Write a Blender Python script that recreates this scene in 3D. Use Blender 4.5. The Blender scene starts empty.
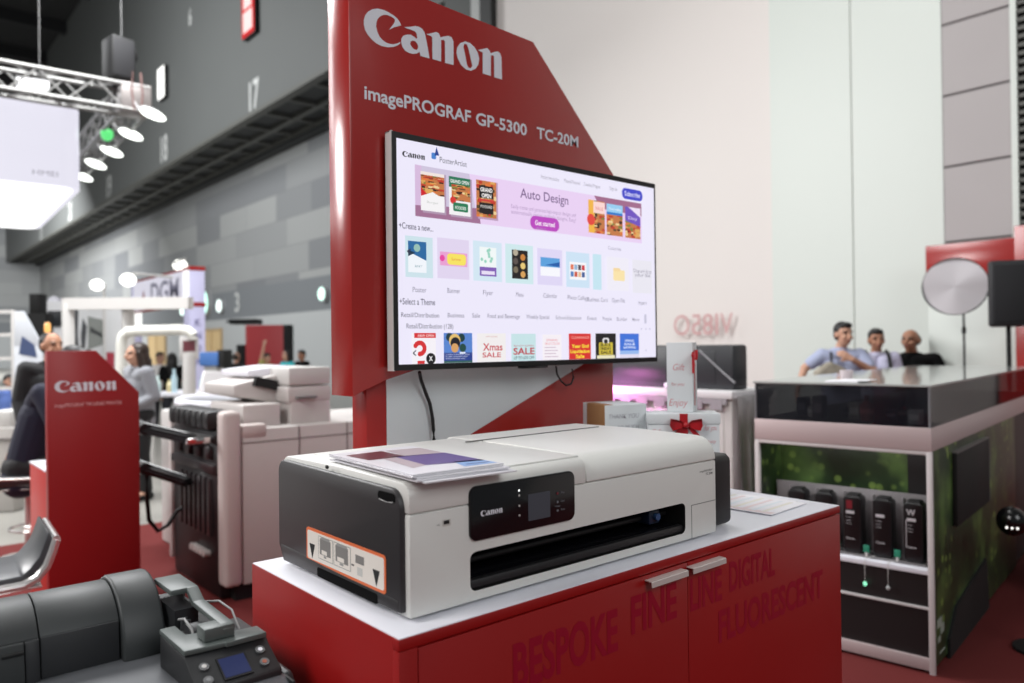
import bpy, bmesh, math, random
from mathutils import Vector, Matrix
random.seed(7)
R = math.radians
SC = bpy.context.scene
COL = SC.collection

# ------------------------------------------------------------------ camera, world, lights, exposure
FPX, YAW, PITCH, ROLL, EYE = 765.2, R(49.2155), R(0.3408), R(-0.697), 1.55
_F = Vector((math.cos(YAW)*math.cos(PITCH), math.sin(YAW)*math.cos(PITCH), math.sin(PITCH)))
_r0 = Vector((math.sin(YAW), -math.cos(YAW), 0)); _u0 = _r0.cross(_F)
_Rt = _r0*math.cos(ROLL) + _u0*math.sin(ROLL)
_Up = -_r0*math.sin(ROLL) + _u0*math.cos(ROLL)
cd = bpy.data.cameras.new('camera')
cd.sensor_width = 36.0
cd.lens = 36.0*FPX/1024
cd.clip_start = 0.05; cd.clip_end = 400
cd.dof.use_dof = True; cd.dof.focus_distance = 1.75; cd.dof.aperture_fstop = 2.5
cam = bpy.data.objects.new('camera', cd); COL.objects.link(cam)
m = Matrix((_Rt, _Up, -_F)).transposed().to_4x4(); m.translation = (0, 0, EYE)
cam.matrix_world = m
SC.camera = cam
SC.view_settings.view_transform = 'Standard'
SC.view_settings.look = 'None'
SC.view_settings.gamma = 1.0
SC.view_settings.use_curve_mapping = False
SC.view_settings.exposure = 0.0

w = bpy.data.worlds.new('hall_air'); SC.world = w; w.use_nodes = True
nt = w.node_tree; bg = nt.nodes['Background']
bg.inputs[0].default_value = (0.80, 0.84, 0.86, 1); bg.inputs[1].default_value = 0.20

def area(name, loc, target, size, power, color=(1, 1, 1), sizey=None):
    l = bpy.data.lights.new(name, 'AREA'); l.energy = power; l.color = color
    l.shape = 'RECTANGLE'; l.size = size; l.size_y = sizey or size
    o = bpy.data.objects.new(name, l); COL.objects.link(o); o.location = loc
    o.rotation_euler = (Vector(target)-Vector(loc)).to_track_quat('-Z', 'Y').to_euler()
    return o
area('hall_floodlight', (-4.8, 2.4, 6.2), (1.2, 1.5, 0.9), 2.6, 330, (1, .98, .96))
area('hall_floodlight', (-3.3, 10.2, 4.3), (1.0, 1.9, 1.9), 1.8, 420, (1, .98, .97), 1.7)
area('hall_floodlight', (0.5, -6.5, 6.5), (1.6, 1.8, 1.9), 4.0, 285, (.97, .99, 1))  # front fill, added to brighten surfaces facing the camera
area('hall_floodlight', (2.0, 2.5, 9.0), (2.0, 2.5, 0.0), 3.0, 40, (1, .98, .96))
area('hall_floodlight', (3.5, 4.5, 9.5), (9.5, 3.5, 3.5), 3.0, 250, (.99, 1, .985))
area('hall_floodlight', (1.8, 8.2, 6.6), (1.9, 7.6, 0.0), 3.0, 600, (.98, .99, 1))
area('hall_floodlight', (-3.0, 30.0, 13.0), (11.0, 33.0, 5.0), 9.0, 4600, (.97, .99, 1))
area('hall_floodlight', (2.0, 58.0, 12.0), (6.0, 66.0, 2.0), 12.0, 8500, (.97, .99, 1))

# ------------------------------------------------------------------ helpers
def ray(px, py):
    return _F + _Rt*((px-512)/FPX) - _Up*((py-341.5)/FPX)
def at(px, py, axis, v):
    """the point of a world plane (axis 'x','y','z' or distance 'd') a line of sight meets"""
    d = ray(px, py)
    if axis == 'd': t = v
    elif axis == 'z': t = (v-EYE)/d.z
    else: t = v/(d.x if axis == 'x' else d.y)
    return Vector((0, 0, EYE)) + d*t

MATS = {}
def srgb(c):
    return tuple(((v/255)/12.92 if v/255 <= .04045 else ((v/255+.055)/1.055)**2.4) for v in c)
def mat(name, rgb, rough=.5, metal=0, spec=.5, noise=0, nscale=30, emit=0, alpha=1, trans=0, coat=0, bump=0, lin=False):
    if name in MATS: return MATS[name]
    m = bpy.data.materials.new(name); m.use_nodes = True
    n = m.node_tree.nodes; L = m.node_tree.links; b = n['Principled BSDF']
    c = (*(rgb if lin else srgb(rgb)), 1)
    b.inputs['Base Color'].default_value = c
    b.inputs['Roughness'].default_value = rough; b.inputs['Metallic'].default_value = metal
    b.inputs['Specular IOR Level'].default_value = spec
    if coat: b.inputs['Coat Weight'].default_value = coat; b.inputs['Coat Roughness'].default_value = .08
    if trans: b.inputs['Transmission Weight'].default_value = trans
    if alpha < 1: b.inputs['Alpha'].default_value = alpha
    if emit:
        b.inputs['Emission Color'].default_value = c; b.inputs['Emission Strength'].default_value = emit
    if noise or bump:
        tc = n.new('ShaderNodeTexCoord'); t = n.new('ShaderNodeTexNoise')
        t.inputs['Scale'].default_value = nscale; t.inputs['Detail'].default_value = 4
        L.new(tc.outputs['Object'], t.inputs['Vector'])
        if noise:
            mx = n.new('ShaderNodeMix'); mx.data_type = 'RGBA'
            mx.inputs[6].default_value = tuple(v*(1-noise) for v in c[:3])+(1,)
            mx.inputs[7].default_value = tuple(min(1, v*(1+noise)) for v in c[:3])+(1,)
            L.new(t.outputs['Fac'], mx.inputs[0]); L.new(mx.outputs[2], b.inputs['Base Color'])
        if bump:
            bp = n.new('ShaderNodeBump'); bp.inputs['Strength'].default_value = bump; bp.inputs['Distance'].default_value = .002
            L.new(t.outputs['Fac'], bp.inputs['Height']); L.new(bp.outputs[0], b.inputs['Normal'])
    MATS[name] = m
    return m
def glow(rgb, k=1.0):
    key = 'glow_%02x%02x%02x_%g' % (*rgb, k)
    if key in MATS: return MATS[key]
    m = bpy.data.materials.new(key); m.use_nodes = True
    n = m.node_tree.nodes; b = n['Principled BSDF']
    b.inputs['Base Color'].default_value = (0.01, .01, .01, 1); b.inputs['Roughness'].default_value = .3
    b.inputs['Emission Color'].default_value = (*srgb(rgb), 1); b.inputs['Emission Strength'].default_value = k
    MATS[key] = m
    return m

class M:
    """collects shapes for ONE mesh object"""
    def __init__(s): s.bm = bmesh.new()
    def _add(s, bm2, mi):
        for f in bm2.faces: f.material_index = mi
        me = bpy.data.meshes.new('tmp'); bm2.to_mesh(me); bm2.free(); s.bm.from_mesh(me); bpy.data.meshes.remove(me)
        return s
    def box(s, x0, x1, y0, y1, z0, z1, bev=0, mi=0, seg=2, rot=None):
        b = bmesh.new(); bmesh.ops.create_cube(b, size=1)
        for v in b.verts: v.co = Vector((x0+(v.co.x+.5)*(x1-x0), y0+(v.co.y+.5)*(y1-y0), z0+(v.co.z+.5)*(z1-z0)))
        if bev: bmesh.ops.bevel(b, geom=list(b.edges), offset=bev, segments=seg, profile=.5, affect='EDGES', clamp_overlap=True)
        if rot: b.transform(rot)
        return s._add(b, mi)
    def prism(s, pts, axis, a, bb, mi=0, bev=0, seg=2):
        """pts 2D polygon; axis 'x': (y,z), 'y': (x,z), 'z': (x,y)"""
        def P(p, t):
            return {'x': (t, p[0], p[1]), 'y': (p[0], t, p[1]), 'z': (p[0], p[1], t)}[axis]
        b = bmesh.new()
        va = [b.verts.new(P(p, a)) for p in pts]; vb = [b.verts.new(P(p, bb)) for p in pts]
        n = len(pts)
        b.faces.new(va); b.faces.new(vb[::-1])
        for i in range(n): b.faces.new((va[i], vb[i], vb[(i+1) % n], va[(i+1) % n]))
        bmesh.ops.recalc_face_normals(b, faces=b.faces)
        if bev:
            eds = [e for e in b.edges if len(e.link_faces) == 2 and e.calc_face_angle(0) > R(25)]
            bmesh.ops.bevel(b, geom=eds, offset=bev, segments=seg, profile=.5, affect='EDGES', clamp_overlap=True)
        return s._add(b, mi)
    def cyl(s, p0, p1, r0, r1=None, seg=20, mi=0, caps=True):
        p0, p1 = Vector(p0), Vector(p1); r1 = r0 if r1 is None else r1
        b = bmesh.new(); d = p1-p0
        bmesh.ops.create_cone(b, cap_ends=caps, segments=seg, radius1=r0, radius2=r1, depth=d.length)
        b.transform(Matrix.Translation((p0+p1)/2) @ d.to_track_quat('Z', 'Y').to_matrix().to_4x4())
        return s._add(b, mi)
    def ell(s, c, r, mi=0, seg=20, rot=None):
        b = bmesh.new(); bmesh.ops.create_uvsphere(b, u_segments=seg, v_segments=max(8, seg*2//3), radius=1)
        mt = Matrix.Translation(c) @ (rot.to_4x4() if rot else Matrix()) @ Matrix.Diagonal((*r, 1))
        b.transform(mt); return s._add(b, mi)
    def tube(s, pts, r, seg=8, mi=0, closed=False):
        pts = [Vector(p) for p in pts]; b = bmesh.new(); rings = []
        n = len(pts); up = Vector((0, 0, 1))
        for i, p in enumerate(pts):
            a = pts[(i-1) % n] if (closed or i > 0) else p
            c = pts[(i+1) % n] if (closed or i < n-1) else p
            t = (c-a).normalized()
            u = t.cross(up)
            if u.length < 1e-3: u = t.cross(Vector((0, 1, 0)))
            u.normalize(); v = u.cross(t)
            rr = r[i] if isinstance(r, (list, tuple)) else r
            rings.append([b.verts.new(p + u*math.cos(2*math.pi*k/seg)*rr + v*math.sin(2*math.pi*k/seg)*rr) for k in range(seg)])
        for i in range(n if closed else n-1):
            A, B = rings[i], rings[(i+1) % n]
            for k in range(seg): b.faces.new((A[k], A[(k+1) % seg], B[(k+1) % seg], B[k]))
        if not closed: b.faces.new(rings[0][::-1]); b.faces.new(rings[-1])
        bmesh.ops.recalc_face_normals(b, faces=b.faces)
        return s._add(b, mi)
    def bar(s, p0, p1, wd, ht, mi=0, bev=0):
        p0, p1 = Vector(p0), Vector(p1); d = p1-p0
        b = bmesh.new(); bmesh.ops.create_cube(b, size=1)
        b.transform(Matrix.Translation((p0+p1)/2) @ d.to_track_quat('Y', 'Z').to_matrix().to_4x4() @ Matrix.Diagonal((wd, d.length, ht, 1)))
        if bev: bmesh.ops.bevel(b, geom=list(b.edges), offset=bev, segments=2, affect='EDGES')
        return s._add(b, mi)
    def lathe(s, prof, c=(0, 0, 0), seg=28, mi=0):
        b = bmesh.new(); rings = []
        for r, z in prof:
            rings.append([b.verts.new((c[0]+r*math.cos(2*math.pi*k/seg), c[1]+r*math.sin(2*math.pi*k/seg), c[2]+z)) for k in range(seg)])
        for A, B in zip(rings, rings[1:]):
            for k in range(seg): b.faces.new((A[k], A[(k+1) % seg], B[(k+1) % seg], B[k]))
        b.faces.new(rings[0][::-1]); b.faces.new(rings[-1])
        bmesh.ops.remove_doubles(b, verts=b.verts, dist=1e-5)
        bmesh.ops.recalc_face_normals(b, faces=b.faces)
        return s._add(b, mi)
    def grid(s, rows, mi=0):
        """rows of points -> sheet"""
        b = bmesh.new(); V = [[b.verts.new(p) for p in row] for row in rows]
        for i in range(len(V)-1):
            for j in range(len(V[0])-1): b.faces.new((V[i][j], V[i][j+1], V[i+1][j+1], V[i+1][j]))
        return s._add(b, mi)
    def face(s, pts, mi=0):
        b = bmesh.new(); b.faces.new([b.verts.new(p) for p in pts]); return s._add(b, mi)
    def flat(s, vf, fn, mi=0):
        """2D verts/faces mapped into space"""
        vs, fs = vf; b = bmesh.new(); V = [b.verts.new(fn(x, y)) for x, y in vs]
        for f in fs:
            try: b.faces.new([V[i] for i in f])
            except ValueError: pass
        return s._add(b, mi)
    def mesh(s, me, mi=None):
        b = bmesh.new(); b.from_mesh(me)
        return s._add(b, mi or 0)
    def build(s, name, mats, parent=None, smooth=35, local=False):
        if any(k in name for k in ('lettering', 'logo', 'legend', 'note', 'handwriting', 'wall_number', 'label')): smooth = 0
        me = bpy.data.meshes.new(name)
        if parent is not None and not local:
            s.bm.transform(WM[parent.name].inverted())
        s.bm.to_mesh(me); s.bm.free()
        for mm in (mats if isinstance(mats, (list, tuple)) else [mats]): me.materials.append(mm)
        if smooth:
            for p in me.polygons: p.use_smooth = True
            try: me.set_sharp_from_angle(angle=R(smooth))
            except Exception: pass
        o = bpy.data.objects.new(name, me); COL.objects.link(o)
        if parent is not None: o.parent = parent; WM[o.name] = WM[parent.name]
        else: WM[o.name] = Matrix()
        return o
WM = {}
def tag(o, label=None, cat=None, group=None, kind=None):
    if label: o['label'] = label
    if cat: o['category'] = cat
    if group: o['group'] = group
    if kind: o['kind'] = kind
    return o
def thing(name, label, cat, loc=(0, 0, 0), rz=0, group=None):
    o = bpy.data.objects.new(name, None); COL.objects.link(o); o.empty_display_size = .1
    o.location = loc; o.rotation_euler = (0, 0, rz)
    WM[o.name] = Matrix.Translation(loc) @ Matrix.Rotation(rz, 4, 'Z')
    return tag(o, label, cat, group)
def single(mb, name, mats, label, cat, group=None, smooth=35):
    """a thing that is one mesh, its origin at its base"""
    zs = [v.co for v in mb.bm.verts]
    c = Vector((sum(p.x for p in zs)/len(zs), sum(p.y for p in zs)/len(zs), min(p.z for p in zs)))
    mb.bm.transform(Matrix.Translation(-c))
    o = mb.build(name, mats, None, smooth); o.location = c
    return tag(o, label, cat, group)
def struct(mb, name, mats, smooth=0, parent=None):
    o = mb.build(name, mats, parent, smooth)
    if parent is None: o['kind'] = 'structure'
    return o
def dup(o, loc=None, rz=None, label=None, group=None, parent=None):
    c = o.copy(); COL.objects.link(c); WM[c.name] = WM[o.name]
    if parent is not None: c.parent = parent
    if loc is not None: c.location = loc
    if rz is not None: c.rotation_euler = (0, 0, rz)
    if label: c['label'] = label
    if group: c['group'] = group
    for ch in [x for x in COL.objects if x.parent == o]: dup(ch, parent=c)
    return c

def baked(ob):
    dg = bpy.context.evaluated_depsgraph_get(); dg.update()
    me = bpy.data.meshes.new_from_object(ob.evaluated_get(dg))
    return me
def outline(splines):
    """closed 2D outlines (holes included) -> filled flat verts, faces"""
    cu = bpy.data.curves.new('o', 'CURVE'); cu.dimensions = '2D'; cu.fill_mode = 'BOTH'
    for sp in splines:
        s = cu.splines.new('POLY'); s.points.add(len(sp)-1); s.use_cyclic_u = True
        for p, q in zip(s.points, sp): p.co = (q[0], q[1], 0, 1)
    ob = bpy.data.objects.new('o', cu); COL.objects.link(ob)
    me = baked(ob)
    out = ([(v.co.x, v.co.y) for v in me.vertices], [tuple(p.vertices) for p in me.polygons])
    bpy.data.objects.remove(ob); bpy.data.curves.remove(cu); bpy.data.meshes.remove(me)
    return out
_TX = {}
def text(t, bold=0.0, shear=0):
    """flat text, cap height 1, starting at x = 0; returns (verts, faces), width"""
    if (t, bold, shear) in _TX: return _TX[(t, bold, shear)]
    cu = bpy.data.curves.new('t', 'FONT'); cu.body = t; cu.size = 1.0; cu.offset = bold; cu.shear = shear; cu.resolution_u = 3
    ob = bpy.data.objects.new('t', cu); COL.objects.link(ob)
    me = baked(ob); k = 1/0.70
    vs = [(v.co.x*k, v.co.y*k) for v in me.vertices]; fs = [tuple(p.vertices) for p in me.polygons]
    x0 = min([v[0] for v in vs] or [0]); x1 = max([v[0] for v in vs] or [1])
    vs = [(x-x0, y) for x, y in vs]
    bpy.data.objects.remove(ob); bpy.data.curves.remove(cu); bpy.data.meshes.remove(me)
    _TX[(t, bold, shear)] = ((vs, fs), x1-x0)
    return _TX[(t, bold, shear)]
def put_text(mb, t, fn, x, y, h, w=None, mi=0, bold=0.0, align='l'):
    """text of cap height h (and width w) at x, y of the plane fn(x, y)"""
    vf, tw = text(t, bold); k = (w/tw) if w else h
    W = tw*k; ox = x - (W if align == 'r' else W/2 if align == 'c' else 0)
    mb.flat(vf, lambda a, b: fn(ox+a*k, y+b*h), mi)
def rrect(x0, x1, y0, y1, r, seg=6):
    out = []
    for cx, cy, a0 in ((x1-r, y1-r, 0), (x0+r, y1-r, 90), (x0+r, y0+r, 180), (x1-r, y0+r, 270)):
        for k in range(seg+1):
            a = R(a0+90*k/seg); out.append((cx+r*math.cos(a), cy+r*math.sin(a)))
    return out
def boolean(me_target, me_cutter):
    a = bpy.data.objects.new('a', me_target); b = bpy.data.objects.new('b', me_cutter)
    COL.objects.link(a); COL.objects.link(b)
    md = a.modifiers.new('b', 'BOOLEAN'); md.object = b; md.operation = 'DIFFERENCE'; md.solver = 'EXACT'
    me = baked(a)
    bpy.data.objects.remove(a); bpy.data.objects.remove(b)
    return me
def as_mesh(mb):
    me = bpy.data.meshes.new('tmp'); bmesh.ops.recalc_face_normals(mb.bm, faces=mb.bm.faces); mb.bm.to_mesh(me); mb.bm.free(); return me
def fused(mb, voxel, smooth=3):
    """overlapping shapes -> one continuous skin"""
    me = as_mesh(mb); ob = bpy.data.objects.new('f', me); COL.objects.link(ob)
    md = ob.modifiers.new('r', 'REMESH'); md.mode = 'VOXEL'; md.voxel_size = voxel
    if smooth:
        sm = ob.modifiers.new('s', 'SMOOTH'); sm.iterations = smooth; sm.factor = .5
    out = baked(ob); bpy.data.objects.remove(ob); bpy.data.meshes.remove(me)
    q = M(); q.mesh(out); bpy.data.meshes.remove(out)
    return q
# ------------------------------------------------------------------ materials
RED = mat('red_laminate', (150, 18, 18), .36, spec=.5, noise=.04, nscale=6)
RED2 = mat('red_panel_paint', (158, 36, 33), .22, noise=.03, nscale=5)
WHITE = mat('white_laminate', (232, 232, 240), .35)
PRW = mat('printer_white', (222, 222, 218), .42, noise=.015, nscale=300, bump=.04)
PRB = mat('printer_black', (26, 25, 27), .5, noise=.1, nscale=200)
PRG = mat('printer_charcoal', (45, 43, 45), .48, noise=.05, nscale=200, bump=.05)
GLOSSB = mat('gloss_black', (14, 14, 18), .16)
MATB = mat('matt_black', (16, 16, 17), .7)
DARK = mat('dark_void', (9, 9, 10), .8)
CHROME = mat('chrome', (225, 222, 220), .14, metal=1)
SATIN = mat('satin_metal', (214, 205, 201), .35, metal=.25)
LOGOW = mat('logo_white', (226, 228, 236), .5)
CABLE = mat('cable_black', (14, 14, 16), .5)
LGREY = mat('light_grey_plastic', (205, 203, 200), .45, noise=.02, nscale=40)
BEIGE = mat('machine_grey_white', (202, 196, 193), .5, noise=.02, nscale=30)
ALU = mat('aluminium', (190, 190, 192), .35, metal=.7)
PAPER = mat('paper', (236, 234, 238), .7)

CANON = [
  [(0.244,0.146), (0.236,0.160), (0.221,0.176), (0.198,0.188), (0.167,0.197), (0.131,0.203), (0.090,0.200), (0.055,0.186), (0.027,0.165), (0.010,0.141), (0.000,0.112), (0.000,0.084), (0.008,0.056), (0.025,0.034), (0.048,0.016), (0.077,0.001), (0.113,-0.006), (0.154,-0.003), (0.190,0.008), (0.216,0.022), (0.235,0.038), (0.238,0.049), (0.219,0.036), (0.190,0.023), (0.164,0.019), (0.139,0.021), (0.116,0.031), (0.098,0.046), (0.086,0.067), (0.079,0.094), (0.080,0.118), (0.088,0.140), (0.105,0.160), (0.128,0.175), (0.151,0.180), (0.174,0.179), (0.192,0.174), (0.202,0.169), (0.201,0.155), (0.192,0.139), (0.163,0.100), (0.197,0.122)],
  [(0.263,0.141), (0.303,0.153), (0.341,0.168), (0.368,0.170), (0.390,0.164), (0.406,0.146), (0.414,0.120), (0.422,0.085), (0.430,0.050), (0.439,0.001), (0.375,0.001), (0.369,0.023), (0.352,0.010), (0.322,-0.000), (0.295,-0.001), (0.269,0.006), (0.250,0.024), (0.243,0.047), (0.244,0.070), (0.257,0.089), (0.281,0.102), (0.308,0.109), (0.332,0.103), (0.348,0.094), (0.354,0.104), (0.348,0.126), (0.338,0.135), (0.313,0.138), (0.287,0.138)],
  [(0.321,0.078), (0.340,0.078), (0.356,0.064), (0.360,0.046), (0.350,0.030), (0.334,0.029), (0.315,0.038), (0.304,0.053), (0.307,0.068)],
  [(0.417,0.139), (0.452,0.154), (0.491,0.172), (0.509,0.167), (0.521,0.147), (0.549,0.160), (0.580,0.172), (0.605,0.168), (0.617,0.146), (0.616,0.003), (0.552,0.001), (0.553,0.130), (0.545,0.138), (0.525,0.133), (0.523,0.002), (0.460,0.003), (0.460,0.132), (0.451,0.137)],
  [(0.706,0.170), (0.745,0.169), (0.778,0.153), (0.804,0.125), (0.815,0.091), (0.809,0.053), (0.786,0.019), (0.749,-0.002), (0.710,-0.003), (0.672,0.017), (0.647,0.052), (0.638,0.085), (0.645,0.117), (0.668,0.149)],
  [(0.700,0.154), (0.719,0.154), (0.732,0.128), (0.747,0.075), (0.760,0.032), (0.746,0.012), (0.727,0.014), (0.717,0.032), (0.708,0.076), (0.693,0.134)],
  [(0.805,0.140), (0.844,0.156), (0.881,0.172), (0.901,0.159), (0.908,0.145), (0.939,0.161), (0.967,0.171), (0.987,0.164), (0.997,0.140), (1.000,-0.001), (0.935,-0.001), (0.935,0.130), (0.928,0.137), (0.910,0.132), (0.908,0.001), (0.842,0.002), (0.844,0.135), (0.827,0.137)],
]
CANON_VF = outline(CANON)
def put_logo(mb, fn, x, y, wd, mi=0):
    mb.flat(CANON_VF, lambda a, b: fn(x+a*wd, y+b*wd), mi)
def facing_front(y):            # drawing on a plane that faces -Y
    return lambda x, z: (x, y, z)

# ------------------------------------------------------------------ the hall
def patch_wall_mat():
    m = bpy.data.materials.new('patchwork_panels'); m.use_nodes = True
    n = m.node_tree.nodes; L = m.node_tree.links; b = n['Principled BSDF']; b.inputs['Roughness'].default_value = .6
    tc = n.new('ShaderNodeTexCoord'); mp = n.new('ShaderNodeMapping')
    mp.inputs['Rotation'].default_value = (0, 0, 0)
    sx = n.new('ShaderNodeSeparateXYZ'); cx = n.new('ShaderNodeCombineXYZ')
    L.new(tc.outputs['Object'], sx.inputs[0])
    ad = n.new('ShaderNodeMath'); ad.operation = 'ADD'
    L.new(sx.outputs['X'], ad.inputs[0]); L.new(sx.outputs['Y'], ad.inputs[1])
    L.new(ad.outputs[0], cx.inputs[0]); L.new(sx.outputs['Z'], cx.inputs[1])
    br = n.new('ShaderNodeTexBrick')
    br.inputs['Scale'].default_value = 1; br.inputs['Brick Width'].default_value = 5.6; br.inputs['Row Height'].default_value = 1.18
    br.inputs['Mortar Size'].default_value = .012; br.inputs['Bias'].default_value = -.15; br.offset = .37; br.squash = .6; br.squash_frequency = 3
    br.inputs['Color1'].default_value = (*srgb((146, 147, 146)), 1); br.inputs['Color2'].default_value = (*srgb((104, 106, 110)), 1)
    br.inputs['Mortar'].default_value = (*srgb((110, 111, 112)), 1)
    L.new(cx.outputs[0], br.inputs['Vector'])
    # a plain dark band low on the wall, pale cladding below it
    r1 = n.new('ShaderNodeMath'); r1.operation = 'GREATER_THAN'; r1.inputs[1].default_value = 4.4; L.new(sx.outputs['Z'], r1.inputs[0])
    r2 = n.new('ShaderNodeMath'); r2.operation = 'GREATER_THAN'; r2.inputs[1].default_value = 3.05; L.new(sx.outputs['Z'], r2.inputs[0])
    a = n.new('ShaderNodeMix'); a.data_type = 'RGBA'; a.inputs[6].default_value = (*srgb((168, 170, 170)), 1); a.inputs[7].default_value = (*srgb((112, 115, 118)), 1)
    L.new(r2.outputs[0], a.inputs[0])
    c = n.new('ShaderNodeMix'); c.data_type = 'RGBA'; L.new(r1.outputs[0], c.inputs[0]); L.new(a.outputs[2], c.inputs[6]); L.new(br.outputs['Color'], c.inputs[7])
    L.new(c.outputs[2], b.inputs['Base Color'])
    return m
PATCH = patch_wall_mat()
HALLG = mat('bulkhead_grey', (88, 90, 89), .6, noise=.04, nscale=.6)
BEAM = mat('dark_steel', (34, 35, 36), .6)
BEAML = mat('grey_steel', (86, 86, 82), .55)
CEIL = mat('black_ceiling', (14, 14, 16), .9)
FLOOR = mat('grey_hall_floor', (150, 148, 142), .35, noise=.05, nscale=2)
CARPET = mat('red_carpet', (98, 20, 18), .95, noise=.12, nscale=120, bump=.4)
PINKW = mat('white_partition', (222, 216, 212), .6, noise=.01, nscale=1)
GREENW = mat('white_sheeting', (212, 218, 212), .45, noise=.012, nscale=1)
GREYB = mat('grey_blockwork', (172, 166, 166), .6, noise=.03, nscale=2)

q = M(); q.box(-30, 16, -8, 90, -.2, 0); struct(q, 'floor', FLOOR)
q = M(); q.box(-6, 9.4, -4, 7.3, 0, .006); struct(q, 'floor_carpet', CARPET)
# side wall of the hall: patchwork wall, deep soffit with grilles, grey bulkhead above
SZ = 10.3
q = M(); q.box(14, 14.4, 8, 87, 0, SZ); struct(q, 'wall_left', PATCH)
q = M(); q.box(-30, 14, 87, 87.4, 0, 26); struct(q, 'wall_far', PATCH)
q = M(); q.box(11.2, 11.6, 8, 87, SZ, 26); struct(q, 'wall_bulkhead', HALLG)
q = M()
q.box(11.6, 14.4, 8, 87, SZ, SZ+.5, mi=0)
for x0, x1 in ((11.18, 11.5), (12.55, 12.75), (13.5, 13.62)): q.box(x0, x1, 8, 87, SZ-.16, SZ, mi=1)
for k in range(40):
    y = 9+k*2.0
    q.box(11.5, 13.5, y, y+.16, SZ-.14, SZ, mi=1)
q.box(13.62, 14.0, 8, 87, SZ-.35, SZ, mi=0)
struct(q, 'trim_soffit', [BEAM, BEAML])
q = M(); q.box(-30, 11.2, 20, 87, 24, 24.3)
for k in range(9): q.box(-30, 11.2, 24+k*7, 24.5+k*7, 23.2, 24)
struct(q, 'ceiling', CEIL)
# near white partition wall on the right with sheeting and blockwork
y_end = at(497, 30, 'x', 9.5).y
y_a = at(772, 160, 'x', 9.5).y; y_b = at(944, 120, 'x', 9.5).y; y_c = at(1014, 120, 'x', 9.5).y
q = M(); q.box(9.5, 9.8, -6, y_end, 0, 14); struct(q, 'wall_right', PINKW)
ym = at(853, 150, 'x', 9.5).y
q = M(); q.box(9.47, 9.5, y_b, ym-.006, 0, 14, bev=.004); q.box(9.47, 9.5, ym+.006, y_a, 0, 14, bev=.004); struct(q, 'wall_right_sheeting', GREENW)
q = M()
zc = [0.0] + [at(978, y, 'x', 9.5).z for y in (240, 163, 90, 17)]
zc.append(zc[-1]+(zc[-1]-zc[-2])); zc.append(zc[-1]+2)
for a, b in zip(zc, zc[1:]): q.box(9.44, 9.5, y_c+.01, y_b-.01, a+.012, b-.012, bev=.006, mi=0)
q.box(9.455, 9.5, y_c, y_b, 0, 14, mi=1)
struct(q, 'wall_right_blockwork', [GREYB, mat('mortar_dark', (84, 80, 80), .8)])
q = M()
for k in range(70): q.box(9.42, 9.5, y_c-1.2, y_c-.03, 2.6+k*.09, 2.64+k*.09, mi=0)
q.box(9.49, 9.5, y_c-1.2, y_c, 0, 14, mi=1)
q.box(9.40, 9.46, y_c-.06, y_c, 0, 14, mi=2)
struct(q, 'trim_louvre', [BEAML, MATB, GREENW])
q = M()
q.box(9.35, 9.8, y_end, y_end+.35, 0, 14, mi=0); q.box(9.35, 9.8, y_end+.35, y_end+.62, 0, 14, mi=1); q.box(9.35, 9.8, y_end+.62, y_end+1.5, 0, 14, mi=2)
struct(q, 'trim_column', [mat('column_black', (30, 30, 30), .6), mat('column_pale', (170, 172, 170), .5), mat('column_grey', (70, 72, 70), .6)])
# door openings and low fittings along the far wall; openings' yellow light painted tan
for i, (pa, pb) in enumerate(((150, 166), (205, 222))):
    ya, yb = at(pa, 350, 'x', 14).y, at(pb, 350, 'x', 14).y
    q = M(); q.box(13.93, 14, yb, ya, 0, 2.5, mi=0); q.box(13.9, 14, yb-.12, yb, 0, 2.6, mi=1); q.box(13.9, 14, ya, ya+.12, 0, 2.6, mi=1); q.box(13.9, 14, yb, ya, 2.5, 2.62, mi=1)
    q.box(13.89, 13.93, (ya+yb)/2-.03, (ya+yb)/2+.03, 0, 2.5, mi=1)
    struct(q, 'door_%d' % (i+1), [mat('door_timber', (205, 176, 128), .5), mat('door_frame', (176, 150, 112), .5)])

# numbers painted on the bulkhead
for px, py, t in ((254, 94, '17'), (164, 148, '18'), (109, 186, '19'), (70, 211, '20'), (41, 233, '21'), (190, 17, '6')):
    p = at(px, py, 'x', 11.19); q = M(); hh = {'17': 1.05, '6': .7}.get(t, 1.2)
    fn = lambda a, b: (11.19, p.y-a, p.z+b)
    wd = hh*.85 if len(t) > 1 else hh*.5
    put_text(q, t, fn, -wd/2, -hh/2, hh, wd, bold=.02)
    o = q.build('wall_number', mat('number_grey', (186, 187, 185), .5)); tag(o, 'pale number %s on the grey upper hall wall, %s' % (t, {'17': 'nearest the tall red panel', '18': 'next beyond the white lit sign', '19': 'third along above the dark soffit', '20': 'just right of the glowing box', '21': 'farthest, below the glowing box', '6': 'alone high up between two lit signs'}[t]), 'sign')
p = at(237, 302, 'x', 13.98); q = M()
put_text(q, '3', lambda a, b: (13.98, p.y-a, p.z+b), -.3, -.45, .9, .6, bold=.02)
tag(q.build('wall_number', mat('number_grey', (186, 187, 185), .5)), 'pale number 3 low on the grey far wall beside round lamps', 'sign')
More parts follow.
